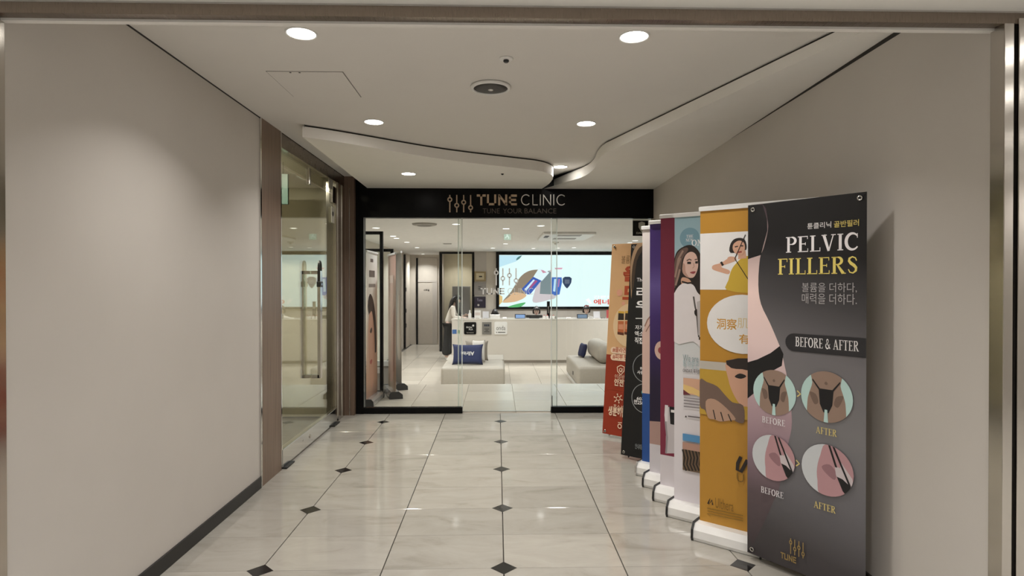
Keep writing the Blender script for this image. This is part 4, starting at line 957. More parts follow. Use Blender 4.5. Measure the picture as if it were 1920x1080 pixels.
B.line([(1301, 493), (1302, 500), (1299, 503)], .005, I('#a98576', 1.35), 'nose_picture')
B.poly([(1294, 511), (1299, 509), (1305, 509), (1302, 513), (1298, 513)], I('#8d3f42', 1.3), 'mouth_picture', 3)
B.poly([(1264, 560), (1266, 548), (1274, 536), (1284, 531), (1300, 534), (1308, 548), (1318, 560), (1325, 590), (1318, 650), (1300, 640), (1264, 640)], I('#c9c4c6', 1.45), 'dress_picture', 3)
B.line([(1279, 528), (1290, 531), (1298, 530)], .010, hr, 'collar_picture')
B.line([(1301, 556), (1304, 575), (1307, 588), (1309, 612), (1311, 632)], .010, I('#55504e', 1.2), 'chain_picture')
B.poly([(1303, 582), (1309, 580), (1311, 588), (1307, 593), (1303, 589)], hr, 'device_picture', 3); B.poly([(1311, 632), (1316, 631), (1316, 637), (1311, 637)], hr, 'device_tip'); B.poly([(1307, 566), (1318, 562), (1316, 630), (1310, 628)], I('#a9a3a3', 1.4), 'device_picture')
B.text(text2d('We are O', -.005), (1281, 677), (1321, 667), I('#7f9396', 1.3)); B.text(text2d('특허받은', 0), (1281, 689), (1311, 678), I('#9fb5b9', 1.3))
B.text(text2d('ONDA의 특허받은', .01), (1281, 698), (1318, 693), I('#6a6467', 1.2))
def pxrect(B, x0, x1, yt, yb, mat, name='printed_field'):
    u0, v0 = B.uv(x0, yb); u1, _ = B.uv(x1, yb); _, v1 = B.uv(x0, yt); return B.rectuv(u0, u1, v0, v1, mat, name)
pxrect(B, 1282, 1330, 708, 738, I('#c89f86', 1.3), 'skin_diagram'); B.poly([(1282, 720), (1300, 726), (1330, 742), (1330, 752), (1300, 738), (1282, 736)], I('#d8b878', 1.3), 'skin_diagram_layer'); B.poly([(1282, 730), (1296, 740), (1282, 740)], I('#6a2f38', 1.2), 'skin_diagram_layer')
for k in range(4): B.line([(1283, 745 + k * 5.5), (1318, 749 + k * 5.5)], .006, I('#8a8488', 1.2), 'small_print')
B.poly([(1285, 782), (1289, 782), (1287, 778)], hr, 'triangle_mark'); B.line([(1291, 780), (1316, 783)], .008, I('#6a6467', 1.2), 'small_print')
pxrect(B, 1281, 1335, 812, 825, I('#4f87b5', 1.3), 'blue_field'); pxrect(B, 1281, 1335, 828, 880, I('#6b5642', 1.2), 'tissue_photo')
for k in range(7): B.line([(1281 + k * 6, 842), (1285 + k * 6, 858), (1283 + k * 6, 870), (1288 + k * 6, 882)], .011, I('#2d241d', 1), 'tissue_fold')
pxrect(B, 1281, 1335, 828, 841, I('#a98576', 1.3), 'tissue_photo')
# 4 magenta
B = b4 = roll('magenta roll-up banner with white device picture, fourth of the row', 1238, 908, YAWS, 406)
B.sheet(I('#6f2338', 1.45)); B.rollup()
_, v = B.uv(1240, 852); B.rectuv(0, B.w, 0, v, I('#bfb9bd', 1.4), 'white_field')
B.poly([(1248, 850), (1250, 765), (1256, 762), (1275, 770), (1275, 850)], I('#b4aeb0', 1.35), 'device_picture')
B.poly([(1255, 762), (1275, 765), (1275, 799), (1257, 795)], I('#17161a', 1), 'device_screen'); B.poly([(1258, 768), (1266, 769), (1266, 774), (1258, 773)], wht, 'screen_icon')
B.poly([(1246, 778), (1247, 759), (1253, 760), (1252, 790), (1247, 790)], I('#c9c4c6', 1.4), 'handpiece_picture'); B.line([(1248, 790), (1251, 820), (1249, 850)], .012, I('#8d878a', 1.3), 'cable_picture')
# 5 purple
B = b5 = roll('deep purple roll-up banner, fifth of the row behind the magenta one', 1218, 884, YAWS, 417)
B.sheet(M_grad('purple_sheet', [(0, '#1c1226', 1.3), (.35, '#1f1430', 1.3), (.62, '#3a2562', 1.4), (.74, '#5a4a86', 1.4), (.82, '#3d2866', 1.4), (1, '#35205c', 1.4)], 'Z', .1, 1.87, .4)); B.rollup()
_, v = B.uv(1222, 832); _, v1 = B.uv(1222, 790); B.rectuv(0, B.w, 0, v, I('#b9b5ba', 1.4), 'white_field'); B.poly([(0, v), (B.w, v), (B.w, v1 + .05), (0, v1)], I('#9d8078', 1.35), 'skin_field', px=False)
c = B.uv(1240, 657); B.poly([(c[0] + .05 * math.cos(R(k * 20)), c[1] + .065 * math.sin(R(k * 20))) for k in range(18)], fc, 'face_picture', px=False); B.poly(B.circ(c, .025, 12), I('#8d3f42', 1.3), 'mouth_picture', px=False)
# 6 white and blue
B = b6 = roll('white over blue roll-up banner with an arm picture, sixth of the row', 1204, 864, YAWS, 427)
B.sheet(I('#bdb5b1', 1.4)); B.rollup(cap=m_chrome)
_, v = B.uv(1206, 737); B.rectuv(0, B.w, 0, v, I('#1c4482', 1.4), 'blue_field')
_, v2 = B.uv(1206, 600); B.poly([(0, v), (B.w, v), (B.w, v2 + .1), (.12, v2 + .1), (.04, v2), (0, v2 - .1)], I('#c0a398', 1.4), 'arm_picture', px=False)
B.line([(1209, 612), (1214, 600), (1222, 590)], .01, I('#8d6a5c', 1.3), 'arm_fold'); B.line([(1211, 622), (1219, 608)], .008, I('#8d6a5c', 1.3), 'arm_fold')
B.text(text2d('브', .02), (1222, 476), (1236, 463), I('#3a3436', 1.1))
# 7 black X banner
def xb(label, blp, w, yaw, tlp, name='x_banner'):
    p = at_z(*blp, .03); lean = R(5.5)
    for it in range(20):
        bk = Vector((-math.sin(yaw), math.cos(yaw), 0)); z = at_y(*tlp, p.y + 1.75 * math.sin(lean) * bk.y).z; h = (z - .03) / math.cos(lean)
    return Banner(name, label, (p.x, p.y), yaw, w, h, lean, .03)
B = b7 = xb('black banner with white Korean lettering and thin circles, seventh of the row', (1164, 852), .6, R(-42), (1184, 458))
B.sheet(I('#08080a', 1)); B.xstand()
B.poly([(1182, 520), (1183, 490), (1190, 465), (1199, 454), (1206, 452), (1206, 458), (1196, 475), (1188, 505), (1184, 560)], I('#8d7358', 1.3), 'hair_picture', 3); B.poly([(1184, 540), (1186, 500), (1195, 470), (1206, 460), (1206, 468), (1194, 490), (1188, 540)], I('#3a2c20', 1.2), 'hair_picture', 3)
ww = I('#cfcdcc', 1.4)
B.text(text2d('The', .005), (1194, 528), (1208, 521), ww); B.text(text2d('리', .015), (1193, 558), (1216, 538), ww); B.text(text2d('의', .035), (1192, 580), (1216, 563), ww)
B.line([(1192, 597), (1206, 597)], .006, ww); B.text(text2d('자가유래', .015), (1191, 618), (1222, 611), ww); B.text(text2d('엑소좀', .015), (1190, 630), (1216, 622), ww); B.text(text2d('직접', .02), (1190, 644), (1206, 633), ww)
gy = I('#7f8284', 1.3)
c = B.uv(1211, 690); r = c[0] - B.uv(1187, 690)[0]; B.ring(c, r, .006, gy); c2 = B.uv(1209, 747); B.ring(c2, r, .006, gy)
B.text(text2d('하루', .02), (1200, 694), (1214, 689), ww); B.text(text2d('사용량', .02), (1195, 701), (1214, 696), ww); B.text(text2d('60개', .02), (1194, 750), (1211, 745), ww); B.text(text2d('면250,0', .02), (1189, 758), (1213, 752), ww)
B.poly([(1203, 735), (1206, 731), (1209, 735), (1206, 741)], I('#4f9a9a', 1.3), 'drop_mark', 3); B.text(text2d('안내데스크', .01), (1191, 841), (1212, 835), gy)
# 8 orange-red X banner
B = b8 = xb('beige and brick-red banner with vial picture, farthest of the row', (1129.5, 812), .6, R(-42), (1152, 458))
B.sheet(I('#c39b70', 1.35)); B.xstand(m_steel)
u, v = B.uv(1136, 664); u2, v2 = B.uv(1175, 672); B.poly([(0, 0), (B.w, 0), (B.w, v), (0, v)], I('#9c3318', .95), 'brick_field', px=False)
rd = I('#b3441f', 1.0); bn = I('#6a4a2a', 1.2)
B.text(text2d('볼륨스', -.01), (1165, 494), (1190, 479), bn); B.text(text2d('울', .05), (1168, 528), (1200, 498), rd); B.text(text2d('므', .05), (1167, 562), (1199, 536), rd)
B.line([(1152, 464), (1155, 465)], .012, bn, 'corner_mark')
c = B.uv(1162, 549); B.poly(B.circ(c, .032, 18), I('#c9917a', 1.35), 'bubble_picture', px=False); c = B.uv(1169, 569); B.poly(B.circ(c, .018, 14), I('#c9917a', 1.35), 'bubble_picture', px=False)
c = B.uv(1180, 610); B.poly([(c[0] + .17 * math.cos(R(k * 12)), c[1] + .2 * math.sin(R(k * 12))) for k in range(30)], I('#cbb08c', 1.4), 'pale_disc', px=False)
for dx in (0, 13):
    B.poly([(1158 + dx, 627), (1159 + dx, 602), (1170 + dx, 602), (1170 + dx, 629)], I('#b06038', 1.35), 'vial_body'); B.poly([(1158 + dx, 627), (1170 + dx, 629), (1170 + dx, 624), (1158 + dx, 622)], I('#5a2a1a', 1.2), 'vial_base')
    B.poly([(1159 + dx, 600), (1160 + dx, 584), (1170 + dx, 584), (1170 + dx, 600)], I('#2a1c16', 1.1), 'vial_neck'); B.poly([(1159 + dx, 587), (1160 + dx, 583), (1171 + dx, 584), (1171 + dx, 588)], I('#c9a040', 1.3), 'vial_cap'); B.poly([(1160 + dx, 617), (1160 + dx, 608), (1169 + dx, 608), (1169 + dx, 618)], I('#c98a6a', 1.3), 'vial_label')
pw = I('#d2b8a0', 1.4)
for yy, s in ((656, '#콜라겐 부'), (669, '#피부 탄력')):
    u0, v0 = B.uv(1145, yy + 6); _, v1 = B.uv(1145, yy - 6); r_ = (v1 - v0) / 2
    B.poly([(u0 + r_ - r_ * math.sin(R(a)), (v0 + v1) / 2 + r_ * math.cos(R(a))) for a in range(0, 181, 20)] + [(u0 + .42, v0), (u0 + .42, v1)], pw, 'tag_pill', px=False)
    B.text(text2d(s, .015), (1149, yy + 4), (1185, yy - 3), rd)
sh = [(1158, 688), (1164.5, 685), (1171, 688), (1170.5, 696), (1164.5, 703), (1158.5, 696), (1158, 688)]
B.line(sh, .009, pw, 'shield_icon'); c = B.uv(1164.5, 694); B.ring(c, .016, .006, pw); B.line([(1162, 694), (1164, 697), (1168, 691)], .006, pw, 'check_icon')
B.text(text2d('인증받은', -.005), (1153, 712), (1178, 704), pw); B.text(text2d('안전함', .03), (1152, 723), (1180, 713), pw); B.line([(1140, 729), (1175, 733)], .004, rd)
cx, cy = 1160, 747
for k in range(6):
    a = R(60 * k + 20); B.line([(cx + 4 * math.cos(a), cy + 4 * math.sin(a)), (cx + 4 * math.cos(a + R(60)), cy + 4 * math.sin(a + R(60)))], .006, pw, 'molecule_icon')
    B.line([(cx + 4 * math.cos(a), cy + 4 * math.sin(a)), (cx + 7.5 * math.cos(a), cy + 8 * math.sin(a))], .006, pw, 'molecule_icon')
    B.poly(B.circ(B.uv(cx + 7.5 * math.cos(a), cy + 8 * math.sin(a)), .007, 8), pw, 'molecule_icon', px=False)
B.text(text2d('흡수성', 0), (1151, 768), (1170, 760), pw); B.text(text2d('생분해물질', .03), (1141, 778), (1184, 767), pw); c = B.uv(1163, 799); B.ring(c, .018, .009, pw); B.line([(1160, 792), (1167, 792.5)], .007, pw)

# ---- three roll-ups inside, left of the landing
def inside(label, near, far, h, stops, name='roll_up_banner'):
    yaw = math.atan2(far[1] - near[1], far[0] - near[0])
    w_ = math.hypot(far[0] - near[0], far[1] - near[1])
    b = Banner(name, label, near, yaw, w_, h, 0, .085, 'roll-up banners on the landing')
    b.sheet(M_grad('inside_sheet', stops, 'Z', .1, h, .3)); return b
GR = M('housing_silver', (.55, .54, .53), .25, .6)
B = inside('pale roll-up banner with half a face, nearest on the landing behind the left glass', (-1.512, 6.93), (-1.50, 7.50), 1.72, [(0, '#9d7a68', 1.4), (.15, '#b9957f', 1.4), (.3, '#c2a38f', 1.4), (.62, '#d0c6bb', 1.5), (1, '#dad5cd', 1.5)])
B.rollup(GR, M('cap_dark', (.03, .03, .032), .4), .085)
w_ = B.w
fcn = I('#b48c78', 1.4)
B.poly([(.12 * w_, 1.08), (.3 * w_, 1.22), (.6 * w_, 1.15), (.85 * w_, .9), (.9 * w_, .5), (.5 * w_, .6), (.3 * w_, .9)], hr, 'hair_picture', 3, False)
B.poly([(.2 * w_, .95), (.35 * w_, 1.0), (.5 * w_, 1.0), (.68 * w_, .8), (.75 * w_, .5), (.7 * w_, .2), (.4 * w_, .1), (.2 * w_, .45), (.15 * w_, .7)], fcn, 'face_picture', 3, False)
B.poly([(.3 * w_, .78), (.45 * w_, .82), (.5 * w_, .78), (.4 * w_, .75)], hr, 'eye_picture', 3, False); B.poly([(.3 * w_, .42), (.45 * w_, .44), (.5 * w_, .41), (.38 * w_, .38)], I('#9a4a44', 1.3), 'mouth_picture', 3, False)
B.rectuv(.25 * w_, .75 * w_, 1.42, 1.5, I('#6b6460', 1.1), 'title_print'); B.rectuv(.2 * w_, .8 * w_, 1.30, 1.34, I('#8d857f', 1.2), 'title_print'); B.rectuv(.35 * w_, .6 * w_, 1.6, 1.64, I('#6b6460', 1.1), 'logo_print')
B = inside('rosy roll-up banner with hand picture, middle of three on the landing', (-1.45, 7.98), (-1.255, 7.42), 1.72, [(0, '#b9a58c', 1.4), (.2, '#c4a594', 1.4), (.5, '#c9a998', 1.4), (.8, '#b99384', 1.35), (1, '#b08d80', 1.35)])
B.rollup(GR, _mats['cap_dark'], .085); w_ = B.w
B.rectuv(.1 * w_, .7 * w_, 1.35, 1.45, I('#cdb9ad', 1.4), 'title_print'); B.poly([(.2 * w_, .1), (.35 * w_, .7), (.45 * w_, 1.1), (.6 * w_, .8), (.75 * w_, .2)], I('#c9aa9b', 1.45), 'hand_picture', 3, False); B.poly([(.6 * w_, .3), (.72 * w_, 1.0), (.85 * w_, .9), (.8 * w_, .3)], I('#b58f80', 1.4), 'hand_picture', 3, False)
B = inside('silvery grey roll-up banner, farthest of three on the landing', (-1.43, 8.38), (-1.285, 8.04), 1.77, [(0, '#8d8a85', 1.2), (.3, '#a39e98', 1.3), (.6, '#bdbab5', 1.4), (1, '#a8aaa9', 1.3)])
B.rollup(GR, _mats['cap_dark'], .085); w_ = B.w
B.poly([(.3 * w_, .5), (.5 * w_, 1.1), (.75 * w_, 1.15), (.9 * w_, .6), (.7 * w_, .3)], I('#cfcac4', 1.4), 'hand_picture', 3, False)
B.line([(741, 560), (743, 620)], .008, gy, 'grey_line')

# ------------------------------------------------------------------ sofas and cushions
def soft(name, x0, x1, y0, y1, z0, z1, r, mat, parent, seg=4):
    o = MB().box(x0, x1, y0, y1, z0, z1).build(name, mat, parent, bevel=r, seg=seg, smooth=True); return o
so = thing('ottoman_sofa', 'large beige leather ottoman carrying the navy lettered cushion', 'sofa', (-.455, 12.05, LF), 0, 'beige lobby ottomans')
soft('seat', -.595, .595, -.94, .94, .04, .42, .06, m_sofa, so)
soft('seat_pad', -.59, .585, .1, .935, .40, .43, .014, m_sofa, so)
MB().box(-.54, .54, -.88, .88, .0, .045).build('plinth', m_lobgrey, so)
MB().box(.594, .60, -.2, -.1, .17, .24).build('tag', m_blackmat, so)
s2 = thing('ottoman_sofa', 'beige leather sofa with rounded backrest, right side of the lobby', 'sofa', (2.1, 12.05, LF), 0, 'beige lobby ottomans')
soft('seat', -.6, .6, -.94, .94, .04, .42, .06, m_sofa, s2)
soft('backrest', -.17, .2, -.62, .85, .42, .80, .15, m_sofa, s2, 6)
MB().box(-.58, .54, -.9, .88, 0, .045).build('plinth', m_white, s2)
MB().box(-.606, -.6, -.3, -.22, .17, .24).build('tag', m_blackmat, s2)
def cushion(name, label, loc, w_, h_, t_, mat, rot, group='lobby cushions'):
    th = thing(name, label, 'cushion', loc, 0, group); th.rotation_euler = rot
    n = 14; vs = []; fs = []
    for sgn in (1, -1):
        for j in range(n + 1):
            for i in range(n + 1):
                a, b = i / n * 2 - 1, j / n * 2 - 1
                pin = 1 - .09 * (1 - abs(a) ** 3) * abs(b) ** 4; pin2 = 1 - .09 * (1 - abs(b) ** 3) * abs(a) ** 4
                vs.append((a * w_ / 2 * pin2, -sgn * t_ / 2 * ((1 - a ** 4) * (1 - b ** 4)) ** .5, h_ / 2 + b * h_ / 2 * pin))
    N = (n + 1) ** 2
    for s_ in (0, 1):
        for j in range(n):
            for i in range(n): q = (s_ * N + j * (n + 1) + i, s_ * N + j * (n + 1) + i + 1, s_ * N + (j + 1) * (n + 1) + i + 1, s_ * N + (j + 1) * (n + 1) + i); fs.append(q if s_ == 0 else q[::-1])
    mb = MB().add(vs, fs); me = mb.mesh(name, mat, smooth=True)
    bm = bmesh.new(); bm.from_mesh(me); bmesh.ops.remove_doubles(bm, verts=bm.verts, dist=.0005); bmesh.ops.recalc_face_normals(bm, faces=bm.faces); bm.to_mesh(me); bm.free()
    me.polygons.foreach_set('use_smooth', [True] * len(me.polygons))
    obj('cover', me, th); return th
navy = M('navy_fabric', (.012, .022, .085), .75, noise=.1, scale=60, bump=.1)
zs = LF + .42
cu = cushion('lettered_cushion', 'navy blue square cushion with upside-down white lettering', (-.57, 11.42, zs), .60, .40, .15, navy, (R(-14), 0, R(-2)))
V, F, _ = text2d('Allrite', .015)
solid([(.13 - a * .25, -.080 - .002 * math.cos(a * 3), .245 - b * .075) for a, b in V], F, (0, -.003, 0)).build('lettering', m_white, cu)
cushion('square_cushion', 'white round-topped cushion behind the navy lettered one', (-.37, 11.72, zs + .01), .26, .44, .14, M('white_fabric', (.66, .63, .58), .8), (R(-12), 0, 0))
cushion('square_cushion', 'grey beige cushion at the back of the left ottoman', (-.41, 11.95, zs + .01), .46, .40, .12, M('taupe_fabric', (.27, .24, .20), .8), (R(-10), 0, R(2)))
cushion('square_cushion', 'navy cushion leaning behind the backrest of the right sofa', (1.77, 12.6, zs), .34, .30, .11, navy, (R(-14), 0, R(-80)))

# ------------------------------------------------------------------ people
def skin(pts, edges, rad, sub=2, root=0):
    me = bpy.data.meshes.new('sk'); me.from_pydata([Vector(p) for p in pts], edges, [])
    o = bpy.data.objects.new('sk', me)
    sm = o.modifiers.new('s', 'SKIN'); sm.use_smooth_shade = True
    for i, v in enumerate(me.skin_vertices[0].data):
        r = rad[i]; v.radius = r if isinstance(r, tuple) else (r, r); v.use_root = (i == root)
    ss_ = o.modifiers.new('u', 'SUBSURF'); ss_.levels = sub; ss_.render_levels = sub
    out = baked(o)
    bpy.data.objects.remove(o); bpy.data.meshes.remove(me); return out
def chain(n, s=0): return [(s + i, s + i + 1) for i in range(n - 1)]
def join(meshes, name, mats, midx=None):
    bm = bmesh.new()
    for k, me in enumerate(meshes):
        n0 = len(bm.faces); bm.from_mesh(me); bm.faces.ensure_lookup_table()
        for f in bm.faces[n0:]: f.material_index = (midx[k] if midx else 0); f.smooth = True
        bpy.data.meshes.remove(me)
    me = bpy.data.meshes.new(name); bm.to_mesh(me); bm.free()
    for m in mats: me.materials.append(m)
    return me
m_skin = M('skin', (.64, .46, .38), .5); m_hair = M('black_hair', (.010, .008, .008), .4, noise=.3, scale=60)
m_blouse = M('ivory_blouse', (.68, .63, .56), .8, bump=.15, scale=25); m_trs = M('black_trousers', (.012, .012, .013), .8, noise=.2)
m_lip = M('lip', (.35, .1, .09), .5); m_eye = M('dark_eye', (.01, .008, .008), .3)
def head_mesh(c, yaw=0, pitch=0):
    """egg-shaped head with brow, nose, chin and ears facing local +X, returned as mesh"""
    bm = bmesh.new(); bmesh.ops.create_uvsphere(bm, u_segments=28, v_segments=20, radius=1)
    rot = Matrix.Rotation(yaw, 4, 'Z') @ Matrix.Rotation(pitch, 4, 'Y')
    for v in bm.verts:
        x, y, z = v.co
        k = 1 - .28 * max(0, -z) ** 1.6
        X, Y, Z = x * .093 * (1 if x < 0 else .95), y * .074 * k, z * .112
        if x > 0 and z < 0: X *= (1 - .08 * -z)
        d = math.hypot(y / .2, (z + .12) / .26)
        if x > .5 and d < 1: X += .020 * (1 - d) * (1.2 if z < -.1 else .7)          # nose
        for s in (-1, 1):
            e = math.hypot((y - s * .38) / .22, (z - .05) / .13)
            if x > .5 and e < 1: X -= .008 * (1 - e)                                   # eye sockets
        m = math.hypot(y / .35, (z + .5) / .1)
        if x > .4 and m < 1: X += .006 * (1 - m)                                       # lips
        v.co = rot @ Vector((X, Y, Z)) + Vector(c)
    me = bpy.data.meshes.new('h'); bm.to_mesh(me); bm.free(); return me, rot
def hair_cap(c, rot, k=1.14, front=.30, fz=.36, low=-.75):
    bm = bmesh.new(); bmesh.ops.create_uvsphere(bm, u_segments=28, v_segments=20, radius=1)
    kill = [f for f in bm.faces if (lambda m: (m.x > front and m.z < fz) or m.z < low)(f.calc_center_median())]
    bmesh.ops.delete(bm, geom=kill, context='FACES')
    for v in bm.verts:
        x, y, z = v.co
        v.co = rot @ Vector((x * .093 * k - .004, y * .078 * k, z * .112 * k + .004)) + Vector(c)
    bmesh.ops.solidify(bm, geom=list(bm.faces), thickness=.006)
    me = bpy.data.meshes.new('hc'); bm.to_mesh(me); bm.free(); return me
def face_bits(parent, c, rot):
    for s in (-1, 1):
        for nm, q, r, sc3, mt in (('eye', (.083, s * .030, .006), .011, (.5, 1.2, .55), m_eye), ('eyebrow', (.088, s * .031, .026), .012, (.35, 1.5, .25), m_hair)):
            mb = MB().lathe([(.001, -1), (.6, -.8), (1, 0), (.6, .8), (.001, 1)], 0, 0, 10)
            mb.v = [tuple(rot @ Vector((q[0] + x * r * sc3[0], q[1] + y * r * sc3[1], q[2] + z * r * sc3[2])) + Vector(c)) for x, y, z in mb.v]
            mb.build(nm, mt, parent, smooth=True)
        mb = MB().lathe([(.001, -1), (.7, -.7), (1, 0), (.7, .7), (.001, 1)], 0, 0, 10)
        mb.v = [tuple(rot @ Vector((-.005 + x * .014, s * .075 + y * .007, -.008 + z * .028)) + Vector(c)) for x, y, z in mb.v]; mb.build('ear', m_skin, parent, smooth=True)
    mb = MB().lathe([(.001, -1), (.6, -.8), (1, 0), (.6, .8), (.001, 1)], 0, 0, 10)
    mb.v = [tuple(rot @ Vector((.090 + x * .006, y * .021, -.056 + z * .008)) + Vector(c)) for x, y, z in mb.v]; mb.build('mouth', m_lip, parent, smooth=True)
def hand(wrist, direction, palm_n, size=1.0):
    """palm and five curled fingers as skinned chains rooted in the palm"""
    w0 = Vector(wrist); d = Vector(direction).normalized(); n = Vector(palm_n).normalized(); s = d.cross(n).normalized()
    out = [skin([w0 - d * .03, w0, w0 + d * .045 * size, w0 + d * .085 * size], chain(4), [(.024, .018), (.026, .017), (.036, .016), (.036, .014)], 2)]
    for k, (off, ln) in enumerate(((-.028, .06), (-.010, .075), (.010, .07), (.027, .055))):
        b = w0 + d * .082 * size + s * off; p1 = b + d * ln * .45 + n * .006; p2 = p1 + d * ln * .35 + n * .02; p3 = p2 + d * ln * .15 + n * .022
        out.append(skin([b - d * .02, b, p1, p2, p3], chain(5), [.0095, .0095, .009, .0082, .007], 1))
    b = w0 + d * .02 - s * .028; out.append(skin([b + s * .01, b - s * .012 + d * .015, b - s * .025 + d * .045, b - s * .022 + d * .072 + n * .012], chain(4), [.012, .0115, .010, .008], 1))
    return out
# -- standing woman at the counter end
wy = 15.74
pw_ = thing('person', 'standing woman with long black hair, ivory blouse and black trousers, leaning on counter', 'person', (X_at(835, wy) + .02, wy, LF))
HC = Vector((.285, 0, 1.555))
hm, rot = head_mesh(HC, 0, R(28))
body_pts = [(.10, 0, .92), (.11, 0, 1.04), (.15, 0, 1.20), (.19, 0, 1.33), (.225, 0, 1.405), (.255, 0, 1.47),
            (.19, -.15, 1.35), (.22, -.20, 1.10), (.42, -.16, 1.10), (.19, .15, 1.35), (.25, .20, 1.12), (.45, .14, 1.12),
            (.07, -.085, .86), (.04, -.09, .48), (-.01, -.095, .09), (.10, -.10, .035), (.09, .085, .86), (.08, .09, .48), (.03, .10, .09), (.14, .105, .035)]
be = [(0, 1), (1, 2), (2, 3), (3, 4), (4, 5), (3, 6), (6, 7), (7, 8), (3, 9), (9, 10), (10, 11), (0, 12), (12, 13), (13, 14), (14, 15), (0, 16), (16, 17), (17, 18), (18, 19)]
brd = [.12, (.11, .095), (.125, .10), (.11, .085), .05, .048, .048, .036, .026, .048, .036, .026, .085, .058, .04, .035, .085, .058, .04, .035]
bm_ = skin(body_pts, be, brd, 2)
hands = hand((.44, -.155, 1.105), (1, .05, -.1), (0, 0, -1)) + hand((.47, .135, 1.13), (1, -.25, .1), (0, -.6, -.6))
obj('body', join([bm_, hm] + hands, 'body', [m_skin]), pw_); face_bits(pw_, HC, rot)
bl2 = skin([(.095, 0, .93), (.10, 0, 1.03), (.15, 0, 1.20), (.19, 0, 1.335), (.22, 0, 1.395), (.19, -.155, 1.345), (.215, -.205, 1.10), (.40, -.165, 1.10), (.19, .155, 1.345), (.245, .205, 1.12), (.43, .145, 1.12)],
           [(0, 1), (1, 2), (2, 3), (3, 4), (3, 5), (5, 6), (6, 7), (3, 8), (8, 9), (9, 10)], [(.155, .17), (.13, .125), (.145, .125), (.125, .10), .055, .062, .056, .04, .062, .056, .04], 2)
obj('blouse', join([bl2], 'blouse', [m_blouse]), pw_)
tr2 = skin([(.10, 0, .93), (.07, -.085, .85), (.03, -.09, .48), (-.01, -.095, .08), (.09, .085, .85), (.07, .09, .48), (.04, .10, .08)], [(0, 1), (1, 2), (2, 3), (0, 4), (4, 5), (5, 6)],
           [(.135, .15), .115, .10, (.125, .11), .115, .10, (.125, .11)], 2)
obj('trousers', join([tr2], 'trousers', [m_trs]), pw_)
for y, x in ((-.10, .09), (.105, .13)):
    mb = MB().lathe([(.8, -.035), (1, -.02), (.9, .005), (.5, .022), (.05, .028)], 0, 0, 14); mb.v = [(x + a * .105, y + b * .04, .0355 + c * 1.0) for a, b, c in mb.v]; mb.build('shoe', m_white, pw_, smooth=True)
ha = skin([HC + rot.to_3x3() @ Vector(q) for q in ((.02, 0, .075), (-.04, 0, .06), (-.075, 0, 0), (-.10, 0, -.10))] + [(.10, 0, 1.28), (.04, 0, 1.12)], chain(6), [(.075, .055), (.085, .075), (.095, .07), (.105, .06), (.10, .05), (.05, .025)], 2)
fr_ = [skin([HC + rot.to_3x3() @ Vector((.02, s * .06, .06))] + [HC + rot.to_3x3() @ Vector((.02, s * .085, -.02)), HC + Vector((.0, s * .10, -.15)), HC + Vector((.03, s * .115, -.28)), HC + Vector((.07, s * .11, -.40)), HC + Vector((.075, s * .10, -.47))], chain(6), [.03, .036, .045, .045, .042, .02], 2) for s in (-1, 1)]
obj('hair', join([ha, hair_cap(HC, rot)] + fr_, 'hair', [m_hair]), pw_)
# -- seated receptionists
def seated(label, px, top_y, Y, yaw, coat, pitch=20):
    p = at_y(px, top_y, Y); t = thing('person', label, 'person', (p.x, Y, LF), yaw, 'receptionists behind the counter')
    hz = p.z - LF - .115; hc = Vector((.0, 0, hz)); hm, rot = head_mesh(hc, 0, R(pitch)); d = hz - 1.2
    pts = [(-.12, 0, .56 + d * .3), (-.11, 0, .75 + d * .6), (-.08, 0, .95 + d), (-.05, 0, 1.05 + d), (-.02, 0, 1.13 + d), (-.07, -.17, .99 + d), (-.02, -.22, .74 + d), (.2, -.14, .72 + d), (-.07, .17, .99 + d), (-.02, .22, .74 + d), (.2, .14, .72 + d),
           (.0, -.1, .54), (.30, -.1, .54), (.28, -.1, .08), (.0, .1, .54), (.30, .1, .54), (.28, .1, .08)]
    ed = [(0, 1), (1, 2), (2, 3), (3, 4), (2, 5), (5, 6), (6, 7), (2, 8), (8, 9), (9, 10), (0, 11), (11, 12), (12, 13), (0, 14), (14, 15), (15, 16)]
    rd_ = [.13, (.13, .11), (.13, .10), (.06, .06), .048, .055, .045, .032, .055, .045, .032, .085, .07, .045, .085, .07, .045]
    bmesh_ = skin(pts, ed, rd_, 2)
    hd_ = hand((.21, -.14, .72 + d), (1, .1, -.1), (0, 0, -1)) + hand((.21, .14, .72 + d), (1, -.1, -.1), (0, 0, -1))
    obj('body', join([bmesh_, hm] + hd_, 'body', [m_skin, coat, m_trs], [1, 0] + [0] * len(hd_)), t); face_bits(t, hc, rot)
    q3 = rot.to_3x3()
    hh_ = [skin([hc + q3 @ Vector(q) for q in ((.035, 0, .085), (-.03, 0, .07), (-.065, 0, .0), (-.07, 0, -.09))], chain(4), [(.05, .065), (.075, .085), (.085, .08), (.045, .06)], 2)]
    hh_ += [skin([hc + q3 @ Vector(q) for q in ((.03, s * .055, .07), (.01, s * .082, .01), (.0, s * .085, -.08))], chain(3), [.03, .028, .02], 2) for s in (-1, 1)]
    obj('hair', join(hh_ + [hair_cap(hc, rot, 1.16, .34, .30)], 'hair', [m_hair]), t)
    ch = thing('office_stool', 'round grey stool under the ' + label.split(',')[0], 'stool', (p.x - .05 * math.cos(yaw), Y - .05 * math.sin(yaw), LF), yaw, 'stools behind the counter')
    MB().lathe([(.01, .40), (.19, .40), (.2, .42), (.19, .445), (.01, .445)], 0, 0, 20).build('seat', m_lobgrey, ch, smooth=True); MB().cyl((0, 0, .04), (0, 0, .40), .025, 12).build('post', m_steel, ch); MB().lathe([(.22, .0), (.22, .015), (.03, .04)], 0, 0, 20).build('base', m_steel, ch)
